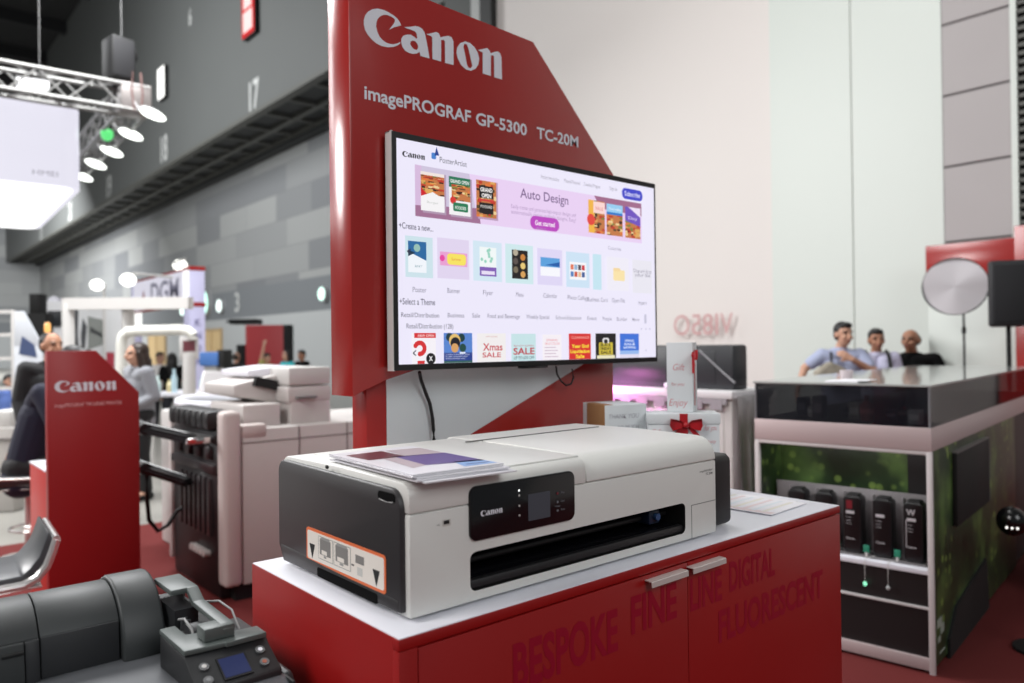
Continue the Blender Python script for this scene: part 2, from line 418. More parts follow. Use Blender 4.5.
# lit box signs on the bulkhead
def lit_sign(px, py, h, wd, face_mats, label, marks):
    p = at(px, py, 'x', 11.0)
    t = thing('lit_sign', label, 'sign', (11.2, p.y, p.z-h/2))
    q = M(); q.box(11.0, 11.2, p.y-wd/2, p.y+wd/2, p.z-h/2, p.z+h/2, bev=.03); q.build('casing', MATB, t)
    q = M()
    q.box(10.98, 11.0, p.y-wd/2+.03, p.y+wd/2-.03, p.z-h/2+.04, p.z+h/2-.04, mi=0)
    for (a, b, c, d) in marks: q.box(10.97, 10.98, p.y-wd/2+wd*a, p.y-wd/2+wd*b, p.z-h/2+h*c, p.z-h/2+h*d, mi=1)
    q.build('face', face_mats, t)
lit_sign(248, 13, 1.7, 1.15, [glow((215, 30, 34), 1.1), glow((255, 225, 222), 1.2)], 'red lit box sign high on the grey hall wall', [(.2, .8, .62, .9), (.15, .85, .12, .55)])
lit_sign(161, 83, 1.5, 1.0, [glow((250, 250, 246), 2.0), glow((255, 255, 255), 3)], 'white lit box sign high on the grey hall wall', [(.3, .7, .15, .85)])
for px, py, r, c, lab in ((206, 303, .75, (190, 245, 225), 'large round greenish lamp on the far wall beside the white tower'), (222, 306, .36, (235, 250, 245), 'small round lamp on the far wall near number 3'),
                     (325, 294, .30, (215, 255, 240), 'small round lamp on the far wall near the tall red panel'), (185, 311, .3, (225, 250, 240), 'small round lamp on the far wall left of the white tower')):
    p = at(px, py, 'x', 13.95); t = thing('wall_lamp', lab, 'lamp', (14, p.y, p.z))
    q = M(); q.cyl((14, p.y, p.z), (13.8, p.y, p.z), r, r*.95); q.build('housing', ALU, t)
    q = M(); q.ell((13.8, p.y, p.z), (.08, r*.85, r*.85)); q.build('lens', glow(c, 2.2), t)

# ------------------------------------------------------------------ red cabinet that carries the printer
CX0, CX1, CY0, CY1, CZ = .664, 2.152, 1.0575, 1.655, 1.08
cab = thing('display_cabinet', 'long red cabinet with white top and two doors carrying the white printer', 'cabinet', ((CX0+CX1)/2, (CY0+CY1)/2, 0))
q = M(); q.box(CX0, CX1, CY0+.018, CY1, .06, CZ-.002, bev=.0012); q.box(CX0, CX1, CY0+.0, CY0+.02, CZ-.021, CZ-.002, bev=.001); q.box(CX0, CX0+.036, CY0, CY0+.02, .06, CZ-.022, bev=.001)
q.build('body', RED, cab)
q = M(); q.box(CX0+.03, CX1-.03, CY0+.05, CY1-.02, 0, .06); q.build('plinth', MATB, cab)
q = M(); q.box(CX0+.0012, CX1-.0012, CY0+.0012, CY1-.001, CZ-.003, CZ, bev=.0005); q.build('top', WHITE, cab)
XM = 1.4285
INK = mat('tonal_crimson', (150, 14, 42), .3)
def door(x0, x1, hx0, hx1, words, label):
    q = M(); q.box(x0, x1, CY0, CY0+.017, .065, CZ-.024, bev=.0012); d = q.build('door', RED, cab)
    for t, x, z, h, wd in words:
        q = M(); put_text(q, t, facing_front(CY0-.0006), x, z, h, wd, bold=.03); q.build('lettering', INK, d)
    q = M()
    prof = [(CY0+.001, 1.0455), (CY0+.001, 1.0475), (CY0-.0185, 1.0470), (CY0-.0200, 1.0455), (CY0-.0205, 1.0345), (CY0-.0185, 1.0345), (CY0-.0180, 1.0450)]
    q.prism(prof, 'x', hx0, hx1, bev=0)
    q.build('handle', SATIN, d)
door(CX0+.0375, XM-.001, 1.278, 1.405, [('BESPOKE', .905, .925, .082, .285), ('FINE', 1.232, .945, .075, .155)], '')
door(XM+.001, CX1-.002, 1.424, 1.551, [('LINE', 1.436, .945, .070, .125), ('DIGITAL', 1.592, .955, .068, .205), ('FLUORESCENT', 1.545, .845, .072, .50)], '')

# ------------------------------------------------------------------ the white printer
PX0, PX1, PY0, PYB, PZ0, PZS, PZT = .714, 1.605, 1.10, 1.605, 1.088, 1.2645, 1.3175
pr = thing('large_format_printer', 'white desktop large format printer with charcoal ends on the red cabinet', 'printer', ((PX0+PX1)/2, (PY0+PYB)/2, CZ))
q = M(); q.box(PX0, PX1, PY0, PYB, PZ0, PZS, bev=.004)
me = as_mesh(q)
c = M(); c.prism(rrect(.8425, 1.480, 1.1065, 1.1775, .014), 'y', PY0-.05, PY0+.16)
me = boolean(me, as_mesh(c))
q = M(); q.mesh(me)
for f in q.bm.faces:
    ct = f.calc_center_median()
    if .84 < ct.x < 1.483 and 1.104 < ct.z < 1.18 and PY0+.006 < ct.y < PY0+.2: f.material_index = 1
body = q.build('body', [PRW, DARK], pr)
q = M()      # inside the output slot: platen lip, rollers, guide bars
q.box(.846, 1.477, PY0+.012, PY0+.10, 1.107, 1.128, bev=.008, mi=0)
q.cyl((.846, PY0+.06, 1.146), (1.477, PY0+.06, 1.146), .007, mi=1)
q.box(.846, 1.477, PY0+.07, PY0+.14, 1.154, 1.164, bev=.002, mi=0)
q.box(.8435, 1.479, PY0+.004, PY0+.03, 1.1072, 1.126, bev=.006, mi=1)
q.build('output_slot', [GLOSSB, PRB], body)
q = M(); q.box(1.385, 1.425, PY0+.03, PY0+.075, 1.134, 1.166, bev=.005, mi=0); q.cyl((1.405, PY0+.029, 1.152), (1.405, PY0+.02, 1.152), .008, mi=1)
q.build('print_head', [mat('carriage_blue', (28, 40, 60), .3), mat('carriage_lens', (56, 84, 124), .2)], body)
# upper covers, each a bent sheet over the front edge
def cover_profile(rf, zt, zb=PZS+.0012, yf=PY0, yb=PYB, rb=.03):
    pts = [(yf, zb)]
    for k in range(9): a = R(180-90*k/8); pts.append((yf+rf+rf*math.cos(a), zt-rf+rf*math.sin(a)))
    pts.append((yf+.25, zt+.003))
    for k in range(7): a = R(90-90*k/6); pts.append((yb-rb+rb*math.cos(a), zt-rb+rb*math.sin(a)))
    pts.append((yb, zb)); return pts
q = M(); q.prism(cover_profile(.024, PZT), 'x', PX0, 1.1465, bev=.003); cv = q.build('control_cover', PRW, pr)
q = M(); q.box(PX0+.05, 1.1462, PY0+.020, PYB-.05, PZT-.004, PZT+.0035, bev=.003); q.build('lid', PRW, cv)
q = M(); q.prism(cover_profile(.052, PZT+.004), 'x', 1.149, PX1, bev=.012, seg=4); rc = q.build('roll_cover', PRW, pr)
q = M(); q.box(1.10, 1.56, PYB-.16, PYB-.155, PZT+.005, PZT+.0078, mi=0); q.build('rear_tray_seam', mat('seam_dim', (110, 110, 108), .6), rc)
# charcoal left end
q = M()
prof = [(PY0+.0135, 1.096)] + [(PY0+.0135, 1.27)]
for k in range(9): a = R(180-90*k/8); prof.append((PY0+.0135+.034+.034*math.cos(a), 1.272+.034*math.sin(a)))
prof += [(PYB-.03, 1.310)]
for k in range(7): a = R(90-90*k/6); prof.append((PYB-.028+.028*math.cos(a), 1.282+.028*math.sin(a)))
prof += [(PYB, 1.125), (PYB-.022, 1.092)]
q.prism(prof, 'x', PX0-.010, PX0+.01, bev=.004)
end = q.build('end_cover', PRG, pr)
q = M(); q.prism([(PY0+.02, 1.096), (PY0+.02, 1.118), (PYB-.012, 1.128), (PYB-.024, 1.094)], 'x', PX0-.0115, PX0+.004, bev=.004); q.build('skirt', PRG, end)
XL = PX0-.0105
yz = lambda px, py: (lambda v: (v.y, v.z))(at(px, py, 'x', XL))
# sticker
tl, tr, br_, bl = yz(306, 526.5), yz(386, 555), yz(386, 595.5), yz(307.5, 559)
ya, yb = (tr[0]+br_[0])/2, (tl[0]+bl[0])/2; za, zb = (bl[1]+br_[1])/2, (tl[1]+tr[1])/2
q = M(); q.prism(rrect(ya, yb, za, zb, .008), 'x', XL-.0006, XL+.0005, mi=0)
W_, H_ = yb-ya, zb-za
q.prism(rrect(ya+.0055, yb-.0055, za+.0055, zb-.0055, .005), 'x', XL-.0010, XL, mi=1)
L2 = lambda u, v: (yb-u*W_, za+v*H_)     # u from the rear edge to the front edge
def sheet(u0, u1, v0, v1, mi, lift=.0013): 
    a, b = L2(u0, v0), L2(u1, v1); q.prism([(b[0], a[1]), (a[0], a[1]), (a[0], b[1]), (b[0], b[1])], 'x', XL-lift, XL, mi=mi)
for u0, u1 in ((.175, .375), (.385, .60)):
    sheet(u0, u1, .2, .86, 3, .0012); sheet(u0+.006, u1-.006, .22, .84, 1, .0014)
    sheet(u0+.025, u1-.03, .34, .78, 2, .0016); sheet(u0+.05, u1-.08, .36, .48, 1, .0019); sheet(u0+.08, u1-.09, .27, .33, 3, .0019)
    q.prism([L2(u0+.025, .78), L2(u1-.03, .78), L2(u1-.05, .85), L2(u0+.05, .85)], 'x', XL-.0017, XL, mi=3)
sheet(.66, .76, .52, .74, 2, .0014); sheet(.68, .74, .2, .42, 4, .0014)
sheet(.61, .64, .40, .44, 5, .0014)
for u0 in (.055, .865): q.prism([L2(u0-.005, .54), L2(u0+.072, .54), L2(u0+.034, .12)], 'x', XL-.0015, XL, mi=5)
q.build('instruction_sticker', [mat('sticker_orange', (226, 112, 62), .5), mat('sticker_white', (232, 226, 218), .6), mat('sticker_grey', (128, 126, 124), .6), mat('sticker_line', (150, 150, 148), .6), mat('sticker_pale', (200, 200, 196), .6), mat('sticker_black', (18, 18, 20), .6)], end)
# grip recess (bottom) and latch notch (top) as black slabs, their shade painted
a, b = yz(318, 574), yz(378, 603)
q = M(); q.prism(rrect(b[0], a[0], 1.095, 1.1135, .005), 'x', PX0-.0124, PX0-.004); q.build('grip_recess', mat('recess_black', (3, 3, 4), .9, spec=.1), end)
a = yz(378, 491); b = yz(395, 501)
q = M(); q.prism(rrect(b[0], a[0], b[1]-.004, a[1]+.002, .007), 'x', XL-.0008, XL+.004, mi=0); q.tube([(XL-.001, a[0]-.006, b[1]-.003), (XL-.0014, (a[0]+b[0])/2, b[1]-.0055), (XL-.001, b[0]+.004, b[1]-.0035)], .0010, mi=1); q.build('latch', [mat('recess_black', (3, 3, 4), .9, spec=.1), mat('latch_grey', (120, 118, 118), .4)], end)
q = M(); p = yz(327.5, 467); q.ell((XL-.001, p[0], p[1]), (.003, .006, .004)); q.build('latch_pin', MATB, end)
# charcoal right end, set back
q = M(); q.box(PX1-.004, 1.726, PY0+.032, PYB-.07, 1.0855, 1.263, bev=.016, seg=4); re = q.build('ink_housing', PRB, pr)
q = M(); q.box(PX1+.02, 1.732, PY0+.05, PYB-.1, 1.245, 1.2635, bev=.006); q.build('cap', PRG, re)
# control panel
q = M(); q.prism(rrect(.8405, 1.1085, 1.1975, 1.2965, .016), 'y', PY0-.0045, PY0+.012, bev=.0012); cp = q.build('control_panel', GLOSSB, pr)
fp = facing_front(PY0-.0052)
q = M(); put_logo(q, fp, .864, 1.2405, .052); q.build('logo', LOGOW, cp)
q = M(); q.prism(rrect(.981, 1.039, 1.2135, 1.2645, .002), 'y', PY0-.0050, PY0-.003); q.build('display', mat('panel_lcd', (58, 61, 68), .3, emit=.25), cp)
for z, r_, mm in ((1.2755, .0022, glow((255, 255, 255), 2.0)), (1.266, .0026, LGREY), (1.2465, .0024, LGREY), (1.2285, .0024, LGREY)):
    q = M(); q.cyl((.958, PY0-.0045, z), (.958, PY0-.0055, z), r_*.8, seg=14); q.build('button', mm, cp)
for i, (z, t) in enumerate(((1.2565, 'Stop'), (1.2395, 'OK'), (1.2225, 'Wi-Fi'))):
    q = M(); q.cyl((1.0590, PY0-.0045, z), (1.0590, PY0-.0055, z), .0025, seg=14); q.build('button', mat('icon_dim', (120, 122, 128), .5) if i else mat('icon_red', (120, 40, 52), .5), cp)
q = M()
for z, t, x in ((1.2555, 'Stop', 1.068), (1.2385, 'Start', 1.068), (1.2215, 'Back', 1.068), (1.2295, 'Home', 1.052)): put_text(q, t, fp, x, z, .004, None)
q.build('legend', mat('icon_dim', (120, 122, 128), .5), cp)
fp = facing_front(PY0-.0004)
q = M(); q.box(.785, .797, PY0-.001, PY0+.004, 1.238, 1.2445, mi=0); q.box(.782, .800, PY0-.0006, PY0+.004, 1.2345, 1.246, mi=1); put_text(q, 'USB', fp, .770, 1.2375, .003, mi=2); q.build('usb_port', [MATB, mat('port_rim', (200, 198, 192), .4), mat('icon_grey', (130, 130, 130), .5)], body)
q = M(); put_text(q, 'imagePROGRAF', fp, 1.538, 1.2405, .0048, .052); put_text(q, 'TC-20M', fp, 1.562, 1.232, .0055, .028, bold=.01); q.build('model_lettering', mat('icon_grey2', (96, 96, 98), .5), body)
q = M(); q.box(1.5035, 1.605, PY0-.0006, PY0+.004, 1.1665, 1.168, mi=0); q.box(1.5035, 1.505, PY0-.0006, PY0+.004, 1.09, 1.168, mi=0); q.build('tank_door_seam', mat('seam_grey', (120, 120, 118), .6), body)
for x in (.76, 1.56):
    for y in (1.14, 1.55):
        q = M(); q.cyl((x, y, CZ), (x, y, PZ0+.002), .018, seg=16); q.build('foot', MATB, pr)

# ------------------------------------------------------------------ brochures on the printer
z = PZT+.0036
cov = mat('cover_art_white', (226, 224, 230), .3)
for k in range(5):
    dx, dy = [.012, -.004, .006, -.008, .0][k], [-.006, .010, .018, .026, .030][k]
    rz = R([-14.5, -13, -15.5, -14, -13.5][k])
    T = Matrix.Translation((.717+dx*.6, 1.070+dy*.7, 0)) @ Matrix.Rotation(rz+R(14.5)-R(4), 4, 'Z')
    hgt = .0024
    q = M(); rows = []
    sag = (lambda x, y: -0.0)     # the stack lies flat, only the loose front corner of the top cover droops
    nx, ny = 8, 10
    for top in (0, 1):
        pass
    b = M()
    b.box(0, .192, 0, .335, z, z+hgt, mi=0)
    b.box(-.0004, .1924, -.0004, .3354, z+hgt-.0004, z+hgt-.0001, mi=1)
    if k == 4:
        b.box(.004, .188, .004, .331, z+hgt, z+hgt+.0003, mi=0)
        up = lambda x, y: (x, y, z+hgt+.0007)
        def poly(pts, mi): b.face([up(*p) for p in pts], mi)
        poly([(.07, .075), (.186, .05), (.186, .19), (.08, .21)], 2); poly([(.035, .06), (.07, .075), (.08, .21), (.05, .2)], 5)
        poly([(.115, .015), (.186, .012), (.186, .065), (.13, .075)], 3)
        poly([(.02, .20), (.10, .20), (.10, .30), (.015, .29)], 4)
        poly([(.10, .20), (.185, .19), (.185, .29), (.11, .30)], 5)
        b.face([(x, y, z+hgt+.0010) for x, y in ((.13, .03), (.18, .026), (.18, .033), (.132, .037))], 6)
    b.bm.transform(T)
    o = single(b, 'brochure', [cov, mat('page_edge', (150, 150, 152), .8), mat('cover_purple', (92, 70, 138), .3), mat('cover_blue', (140, 176, 226), .3), mat('cover_maroon', (96, 40, 52), .3), mat('cover_rose', (186, 170, 176), .3), mat('cover_navy', (70, 96, 150), .3)],
               ['undermost white brochure of the pile on the white printer', 'second brochure from the bottom of the pile on the printer', 'middle brochure of the pile on the white printer', 'brochure just under the top one of the pile on the printer', 'topmost brochure with purple and blue cover on the white printer'][k], 'brochure', 'brochures piled on the printer')
    z += hgt+.0003
# leaflets on the cabinet beside the printer
for k, (x, y, rz, lab) in enumerate(((1.885, 1.118, 3, 'upper white leaflet with tinted print on the red cabinet end'), (1.905, 1.145, 6, 'lower white leaflet peeking out under another on the red cabinet'))):
    zz = CZ+(.0022 if k == 0 else .0003)
    q = M(); q.box(0, .210, 0, .260, zz, zz+.0016, mi=0)
    if k == 0:
        for i in range(7): q.box(.02, .19, .03+i*.03, .034+i*.03+.008, zz+.0016, zz+.0019, mi=1+i % 3)
        q.box(.005, .03, .004, .25, zz+.0016, zz+.0018, mi=3)
    q.bm.transform(Matrix.Translation((x, y, 0)) @ Matrix.Rotation(R(rz), 4, 'Z'))
    single(q, 'leaflet', [PAPER, mat('leaf_cream', (228, 224, 214), .6), mat('leaf_blue', (222, 228, 234), .6), mat('leaf_pink', (230, 212, 214), .6)], lab, 'leaflet', 'leaflets on the red cabinet')

# ------------------------------------------------------------------ red display panel behind the cabinet
PNY = 1.80
pan = thing('promotional_board', 'tall red display panel with white lettering behind the printer', 'display board', (1.5, 1.88, 0))
q = M(); q.prism([(.997, 1.421), (1.022, 1.432), (1.10, 1.462), (1.25, 1.5), (2.036, 1.5), (2.036, 2.148), (1.658, 2.524), (.997, 2.525+.03)], 'y', PNY, 1.917, bev=.002); hd = q.build('header', RED2, pan)
q = M(); put_logo(q, facing_front(PNY-.001), 1.042, 2.3739, .4824)
q.build('logo', LOGOW, hd)
q = M(); tz = 2.197
for t_, x_, w_ in (('imagePROGRAF', 1.041, .360), ('GP-5300', 1.420, .205), ('TC-20M', 1.668, .190)):
    q = M(); (vs, fs), tw = text(t_, .022); q.flat((vs, fs), lambda u, v: (x_+u*w_/tw, PNY-.001, 2.2170+v*.0355)); q.build('lettering', LOGOW, hd)
q = M(); q.box(1.067, 2.076, 1.851, 1.93, .0, 1.5, bev=.002); lo = q.build('lower_board', RED2, pan)
q = M(); q.prism([(1.130, .4), (1.130, 1.5), (1.96, 1.5), (1.414, 1.279), (.70+.43, 1.16)], 'y', 1.8492, 1.852); q.build('white_graphic', mat('graphic_white', (214, 220, 222), .4), lo)

# ------------------------------------------------------------------ television
TY = 1.75
TX0, TX1, TZ0, TZ1 = 1.0955, 2.204, 1.4875, 2.1305
tv = thing('television', 'large flat television with white design page on the red panel', 'television', (1.65, 1.77, TZ0))
q = M(); q.box(TX0, TX1, TY, TY+.032, TZ0, TZ1, bev=.003); q.box(TX0+.2, TX1-.2, TY+.03, PNY-.001, TZ0+.12, TZ1-.1, bev=.01); hs = q.build('housing', MATB, tv)
q = M(); q.box(TX0-.0015, TX0+.004, TY+.003, TY+.033, TZ0-.001, TZ1+.001); q.box(TX0-.0015, TX1, TY+.010, TY+.033, TZ1-.002, TZ1+.0012); q.build('side_trim', mat('trim_silver', (206, 206, 204), .4, metal=.1), hs)
q = M(); q.box(1.55, 1.66, TY+.002, TY+.022, TZ0-.007, TZ0+.001, bev=.002); q.build('sensor', GLOSSB, hs)
class Screen:
    def __init__(s): s.q = M(); s.m = []; s.k = 0
    def mi(s, c):
        g = glow(c, 1.0)
        if g not in s.m: s.m.append(g)
        return s.m.index(g)
    def y(s): s.k += 1; return TY-.0012-s.k*.000012
    def poly(s, pts, c):
        y = s.y(); s.q.face([(x, y, z) for x, z in pts], s.mi(c))
    def rect(s, x0, x1, z0, z1, c): s.poly([(x0, z0), (x1, z0), (x1, z1), (x0, z1)], c)
    def rr(s, x0, x1, z0, z1, r, c): s.poly(rrect(x0, x1, z0, z1, r), c)
    def disc(s, x, z, r, c): s.poly([(x+r*math.cos(k*.3927), z+r*math.sin(k*.3927)) for k in range(16)], c)
    def P(s, px, py): v = at(px, py, 'y', TY); return v.x, v.z
    def box(s, a, b, c):
        x0, z1 = s.P(*a); x1, z0 = s.P(*b); s.rect(x0, x1, z0, z1, c); return x0, x1, z0, z1
    def txt(s, t, a, b_, h, c, bold=0):
        """text whose baseline runs from pixel a to the x of pixel b_"""
        x0, z = s.P(*a); x1, _ = s.P(*b_); put_text(s.q, t, facing_front(s.y()), x0, z, h, x1-x0, s.mi(c), bold)
        # keep the chosen height
    def text2(s, t, x0, x1, z, h, c, bold=0):
        (vs, fs), tw = text(t, bold); y = s.y()
        s.q.flat((vs, fs), lambda a, b: (x0+a*(x1-x0)/tw, y, z+b*h), s.mi(c))
    def T(s, t, a, bx, h, c, bold=.0):
        x0, z = s.P(*a); x1, _ = s.P(bx, a[1]); s.text2(t, x0, x1, z, h, c, bold)
s = Screen()
WH = (236, 232, 250)
s.rect(TX0+.0125, TX1-.0115, TZ0+.0165, TZ1-.0185, WH)
x0, z0 = s.P(402, 156.2); x1, _ = s.P(424.5, 156.2)
y = s.y(); put_logo(s.q, facing_front(y), x0, z0, x1-x0, s.mi((20, 20, 28)))
x, z = s.P(433.5, 156); s.rr(x-.008, x+.008, z-.009, z+.009, .004, (70, 128, 205)); x, z = s.P(436, 153); s.poly([(x-.006, z-.008), (x+.010, z-.006), (x+.001, z+.017)], (36, 62, 140))
s.T('PosterArtist', (439.5, 162.3), 466.5, .016, (92, 92, 104))
# banner
x0, x1 = s.P(414.8, 190)[0], s.P(641.3, 225)[0]; zt = s.P(414.8, 164.5)[1]; zb = s.P(414.8, 216)[1]
s.rect(x0, x1, zb, zt, (232, 208, 242))
xm = s.P(480, 190)[0]
s.poly([(x0, zb), (xm-.01, zb), (xm-.04, zt), (x0, zt)], (206, 196, 220)); s.rect(x0, x0+.022, zb, zt, (214, 186, 220))
s.poly([(x0, zb), (xm, zb), (xm-.008, zb+.045), (x0, zb+.03)], (160, 112, 146))
xr = s.P(600, 200)[0]; s.poly([(xr-.03, zt), (x1, zt), (x1, zt-.045), (xr, zt-.04)], (160, 104, 138))
def burger(x0, x1, z0, z1, tone=0):
    w_, h_ = x1-x0, z1-z0
    s.rect(x0, x1, z0, z1, (196, 120, 70))
    for i in range(44):
        u, v = random.random(), random.random(); c = [(222, 168, 92), (190, 60, 40), (236, 206, 150), (92, 70, 40), (120, 130, 60), (60, 34, 26), (224, 120, 60)][i % 7]
        ww, hh = .14+.22*random.random(), .05+.07*random.random()
        a0 = max(x0, x0+w_*(u-ww/2)); a1 = min(x1, x0+w_*(u+ww/2)); b0 = max(z0, z0+h_*(v-hh/2)); b1 = min(z1, z0+h_*(v+hh/2))
        s.rr(a0, a1, b0, b1, min(a1-a0, b1-b0)*.45, c)
def mock(a, b): 
    x0, z1 = s.P(*a); x1, z0 = s.P(*b); return x0, x1, z0, z1, x1-x0, z1-z0
X0, X1, Z0, Z1, w_, h_ = mock((420.3, 171), (444.3, 213)); s.rect(X0+.006, X1+.006, Z0-.006, Z1, (176, 150, 176)); s.rect(X0, X1, Z0, Z1, (242, 240, 242))
burger(X0, X1, Z0+h_*.42, Z0+h_*.92); s.rect(X0, X1, Z0+h_*.92, Z1, (240, 228, 222)); s.text2('GRAND OPEN', X0+w_*.1, X1-w_*.1, Z1-h_*.17, h_*.08, (196, 46, 40), .02)
s.poly([(X0, Z0+h_*.36), (X0+w_*.25, Z0+h_*.42), (X0, Z0+h_*.6)], (206, 34, 42)); s.poly([(X0, Z0+h_*.36), (X0+w_*.5, Z0+h_*.5), (X1, Z0+h_*.34), (X1, Z0), (X0, Z0)], (244, 242, 244)); s.text2('Burger', X0+w_*.25, X0+w_*.75, Z0+h_*.2, h_*.06, (196, 200, 196))
X0, X1, Z0, Z1, w_, h_ = mock((448.4, 176), (470.2, 217)); s.rect(X0+.006, X1+.006, Z0-.006, Z1, (176, 150, 176)); s.rect(X0, X1, Z0, Z1, (242, 240, 242))
s.rect(X0, X1, Z0+h_*.72, Z1, (36, 116, 84)); s.text2('GRAND OPEN', X0+w_*.06, X1-w_*.06, Z1-h_*.16, h_*.09, (236, 240, 236), .02); burger(X0+w_*.12, X1, Z0+h_*.38, Z0+h_*.8)
s.disc(X0+w_*.18, Z0+h_*.38, w_*.14, (214, 52, 48)); s.rr(X0+w_*.18, X1-w_*.12, Z0+h_*.1, Z0+h_*.33, .004, (40, 122, 84)); s.text2('FOODIES', X0+w_*.27, X1-w_*.22, Z0+h_*.16, h_*.08, (230, 240, 232), .02)
X0, X1, Z0, Z1, w_, h_ = mock((475.5, 179.5), (496, 219)); s.rect(X0+.006, X1+.006, Z0-.006, Z1, (186, 156, 186)); burger(X0, X1, Z0, Z1)
s.rect(X0+w_*.14, X1-w_*.16, Z0+h_*.52, Z0+h_*.86, (24, 20, 22)); s.text2('GRAND', X0+w_*.2, X1-w_*.2, Z0+h_*.70, h_*.11, (244, 240, 238), .03); s.text2('OPEN', X0+w_*.26, X1-w_*.26, Z0+h_*.54, h_*.11, (244, 240, 238), .03)
s.rect(X0+w_*.14, X1-w_*.16, Z0+h_*.44, Z0+h_*.50, (206, 60, 58)); s.rect(X0+w_*.14, X1-w_*.16, Z0+h_*.1, Z0+h_*.4, (34, 28, 28)); s.text2('FOODIES', X0+w_*.2, X1-w_*.22, Z0+h_*.26, h_*.07, (216, 214, 212), .02)
s.T('Auto Design', (519.6, 197.5), 567.5, .029, (122, 96, 140), .008)
s.T('Easily create and generate high-impact designs and', (510.5, 208), 575, .012, (176, 150, 190)); s.T('automatically resize multiple designs. Easy!', (510.5, 213.5), 575, .012, (176, 150, 190))
x0, zc_ = s.P(529.5, 222); x1, _ = s.P(558.5, 222); s.rr(x0, x1, zc_-.021, zc_+.021, .020, (186, 70, 190)); s.text2('Get started', x0+.02, x1-.02, zc_-.007, .0145, (250, 236, 250), .02)
s.T('Edit them all', (536, 229.5), 545, .008, (176, 150, 190))
X0, X1, Z0, Z1, w_, h_ = mock((587.5, 199.5), (604.3, 234.5)); burger(X0, X1, Z0, Z1); s.rect(X0, X0+w_*.35, Z0, Z1, (240, 180, 70)); s.disc(X0+w_*.15, Z0+h_*.4, w_*.24, (226, 70, 60)); s.rect(X0+w_*.3, X1, Z0+h_*.62, Z1-h_*.03, (250, 214, 210)); s.text2('SALE', X0+w_*.42, X1-w_*.1, Z0+h_*.72, h_*.1, (216, 110, 110))
X0, X1, Z0, Z1, w_, h_ = mock((605.5, 203.5), (622, 237)); burger(X0, X1, Z0, Z1); s.rect(X0, X1, Z0+h_*.68, Z1, (150, 204, 240)); s.rect(X0, X1, Z0+h_*.66, Z0+h_*.74, (40, 120, 200)); s.text2('Thursday', X0+w_*.1, X1-w_*.1, Z0+h_*.82, h_*.07, (250, 252, 255))
X0, X1, Z0, Z1, w_, h_ = mock((624, 206.5), (639.5, 239.5)); burger(X0, X1, Z0, Z1); s.poly([(X0, Z0+h_*.55), (X1, Z0+h_*.4), (X1, Z1), (X0, Z1)], (110, 80, 190)); s.poly([(X0+w_*.2, Z1), (X1, Z1), (X1, Z1-h_*.3)], (236, 224, 246)); s.text2('Day', X0+w_*.2, X1-w_*.2, Z0+h_*.6, h_*.1, (226, 216, 250))
# top navigation
for t, a, bx in (('Product Introduction', (540, 178.6), 558), ('Manual/Tutorial', (563, 182.5), 579), ('Download Program', (583, 186), 599), ('Sign In', (608.5, 190), 616)): s.T(t, a, bx, .012, (150, 146, 160))
x0, zc_ = s.P(620.8, 193); x1, _ = s.P(641.3, 193); s.rr(x0, x1, zc_-.019, zc_+.019, .018, (60, 66, 200)); s.text2('Subscribe', x0+.014, x1-.014, zc_-.007, .016, (235, 236, 255), .01)
s.T('+Create a new...', (398, 228.2), 432, .017, (80, 76, 100), .006)
s.T('Customize', (607, 249.5), 620, .011, (150, 146, 166))
# tiles: pastel card, artwork, caption
TA = []
for i, (a, b, c) in enumerate((((404, 235.5), (432, 278.5), (204, 226, 234)), ((436, 237.5), (468.2, 280), (224, 212, 238)), ((471.8, 240.5), (501, 282.3), (210, 230, 242)), ((504, 243.5), (532.3, 284.5), (206, 232, 236)),
                            ((536, 248), (561.3, 286), (222, 214, 244)), ((564.8, 251.5), (588.5, 288.3), (204, 226, 244)), ((591.5, 254), (600.5, 290), (196, 228, 240)), ((605.5, 256.5), (628, 291.5), (238, 235, 246)), ((631, 259.5), (651, 294), (232, 230, 240)))):
    x0, x1, z0, z1 = s.box(a, b, c); TA.append((x0, x1, z0, z1, x1-x0, z1-z0))
for (x0, x1, z0, z1, w_, h_), t in zip(TA, ('Poster', 'Banner', 'Flyer', 'Menu', 'Calendar', 'Photo Collage', 'Business Card', 'Open File', 'Import')):
    s.text2(t, x0+w_*.5-.0075*len(t)/2, x0+w_*.5+.0075*len(t)/2, z0-.040, .014, (130, 126, 146))
x0, x1, z0, z1, w_, h_ = TA[0]; s.rect(x0+w_*.1, x1-w_*.24, z0+h_*.12, z1-h_*.12, (240, 244, 250)); s.poly([(x0+w_*.1, z0+h_*.62), (x1-w_*.24, z0+h_*.42), (x1-w_*.24, z1-h_*.12), (x0+w_*.1, z1-h_*.12)], (42, 104, 160)); s.disc(x0+w_*.42, z0+h_*.72, w_*.12, (150, 190, 180)); s.poly([(x0+w_*.1, z0+h_*.5), (x0+w_*.36, z0+h_*.6), (x0+w_*.1, z0+h_*.66)], (20, 50, 74)); s.text2('BEST', x0+w_*.34, x0+w_*.6, z0+h_*.25, h_*.05, (120, 160, 170)); s.text2('<', x0+.006, x0+.018, z0+h_*.52, .022, (60, 60, 80), .02)
x0, x1, z0, z1, w_, h_ = TA[1]; s.rect(x0+w_*.08, x1-w_*.06, z0+h_*.32, z0+h_*.66, (232, 160, 210)); s.rr(x0+w_*.3, x1-w_*.1, z0+h_*.35, z0+h_*.63, .01, (246, 226, 96)); s.disc(x0+w_*.15, z0+h_*.5, w_*.08, (230, 70, 160)); s.text2('Summer', x0+w_*.44, x0+w_*.74, z0+h_*.46, h_*.07, (220, 120, 60))
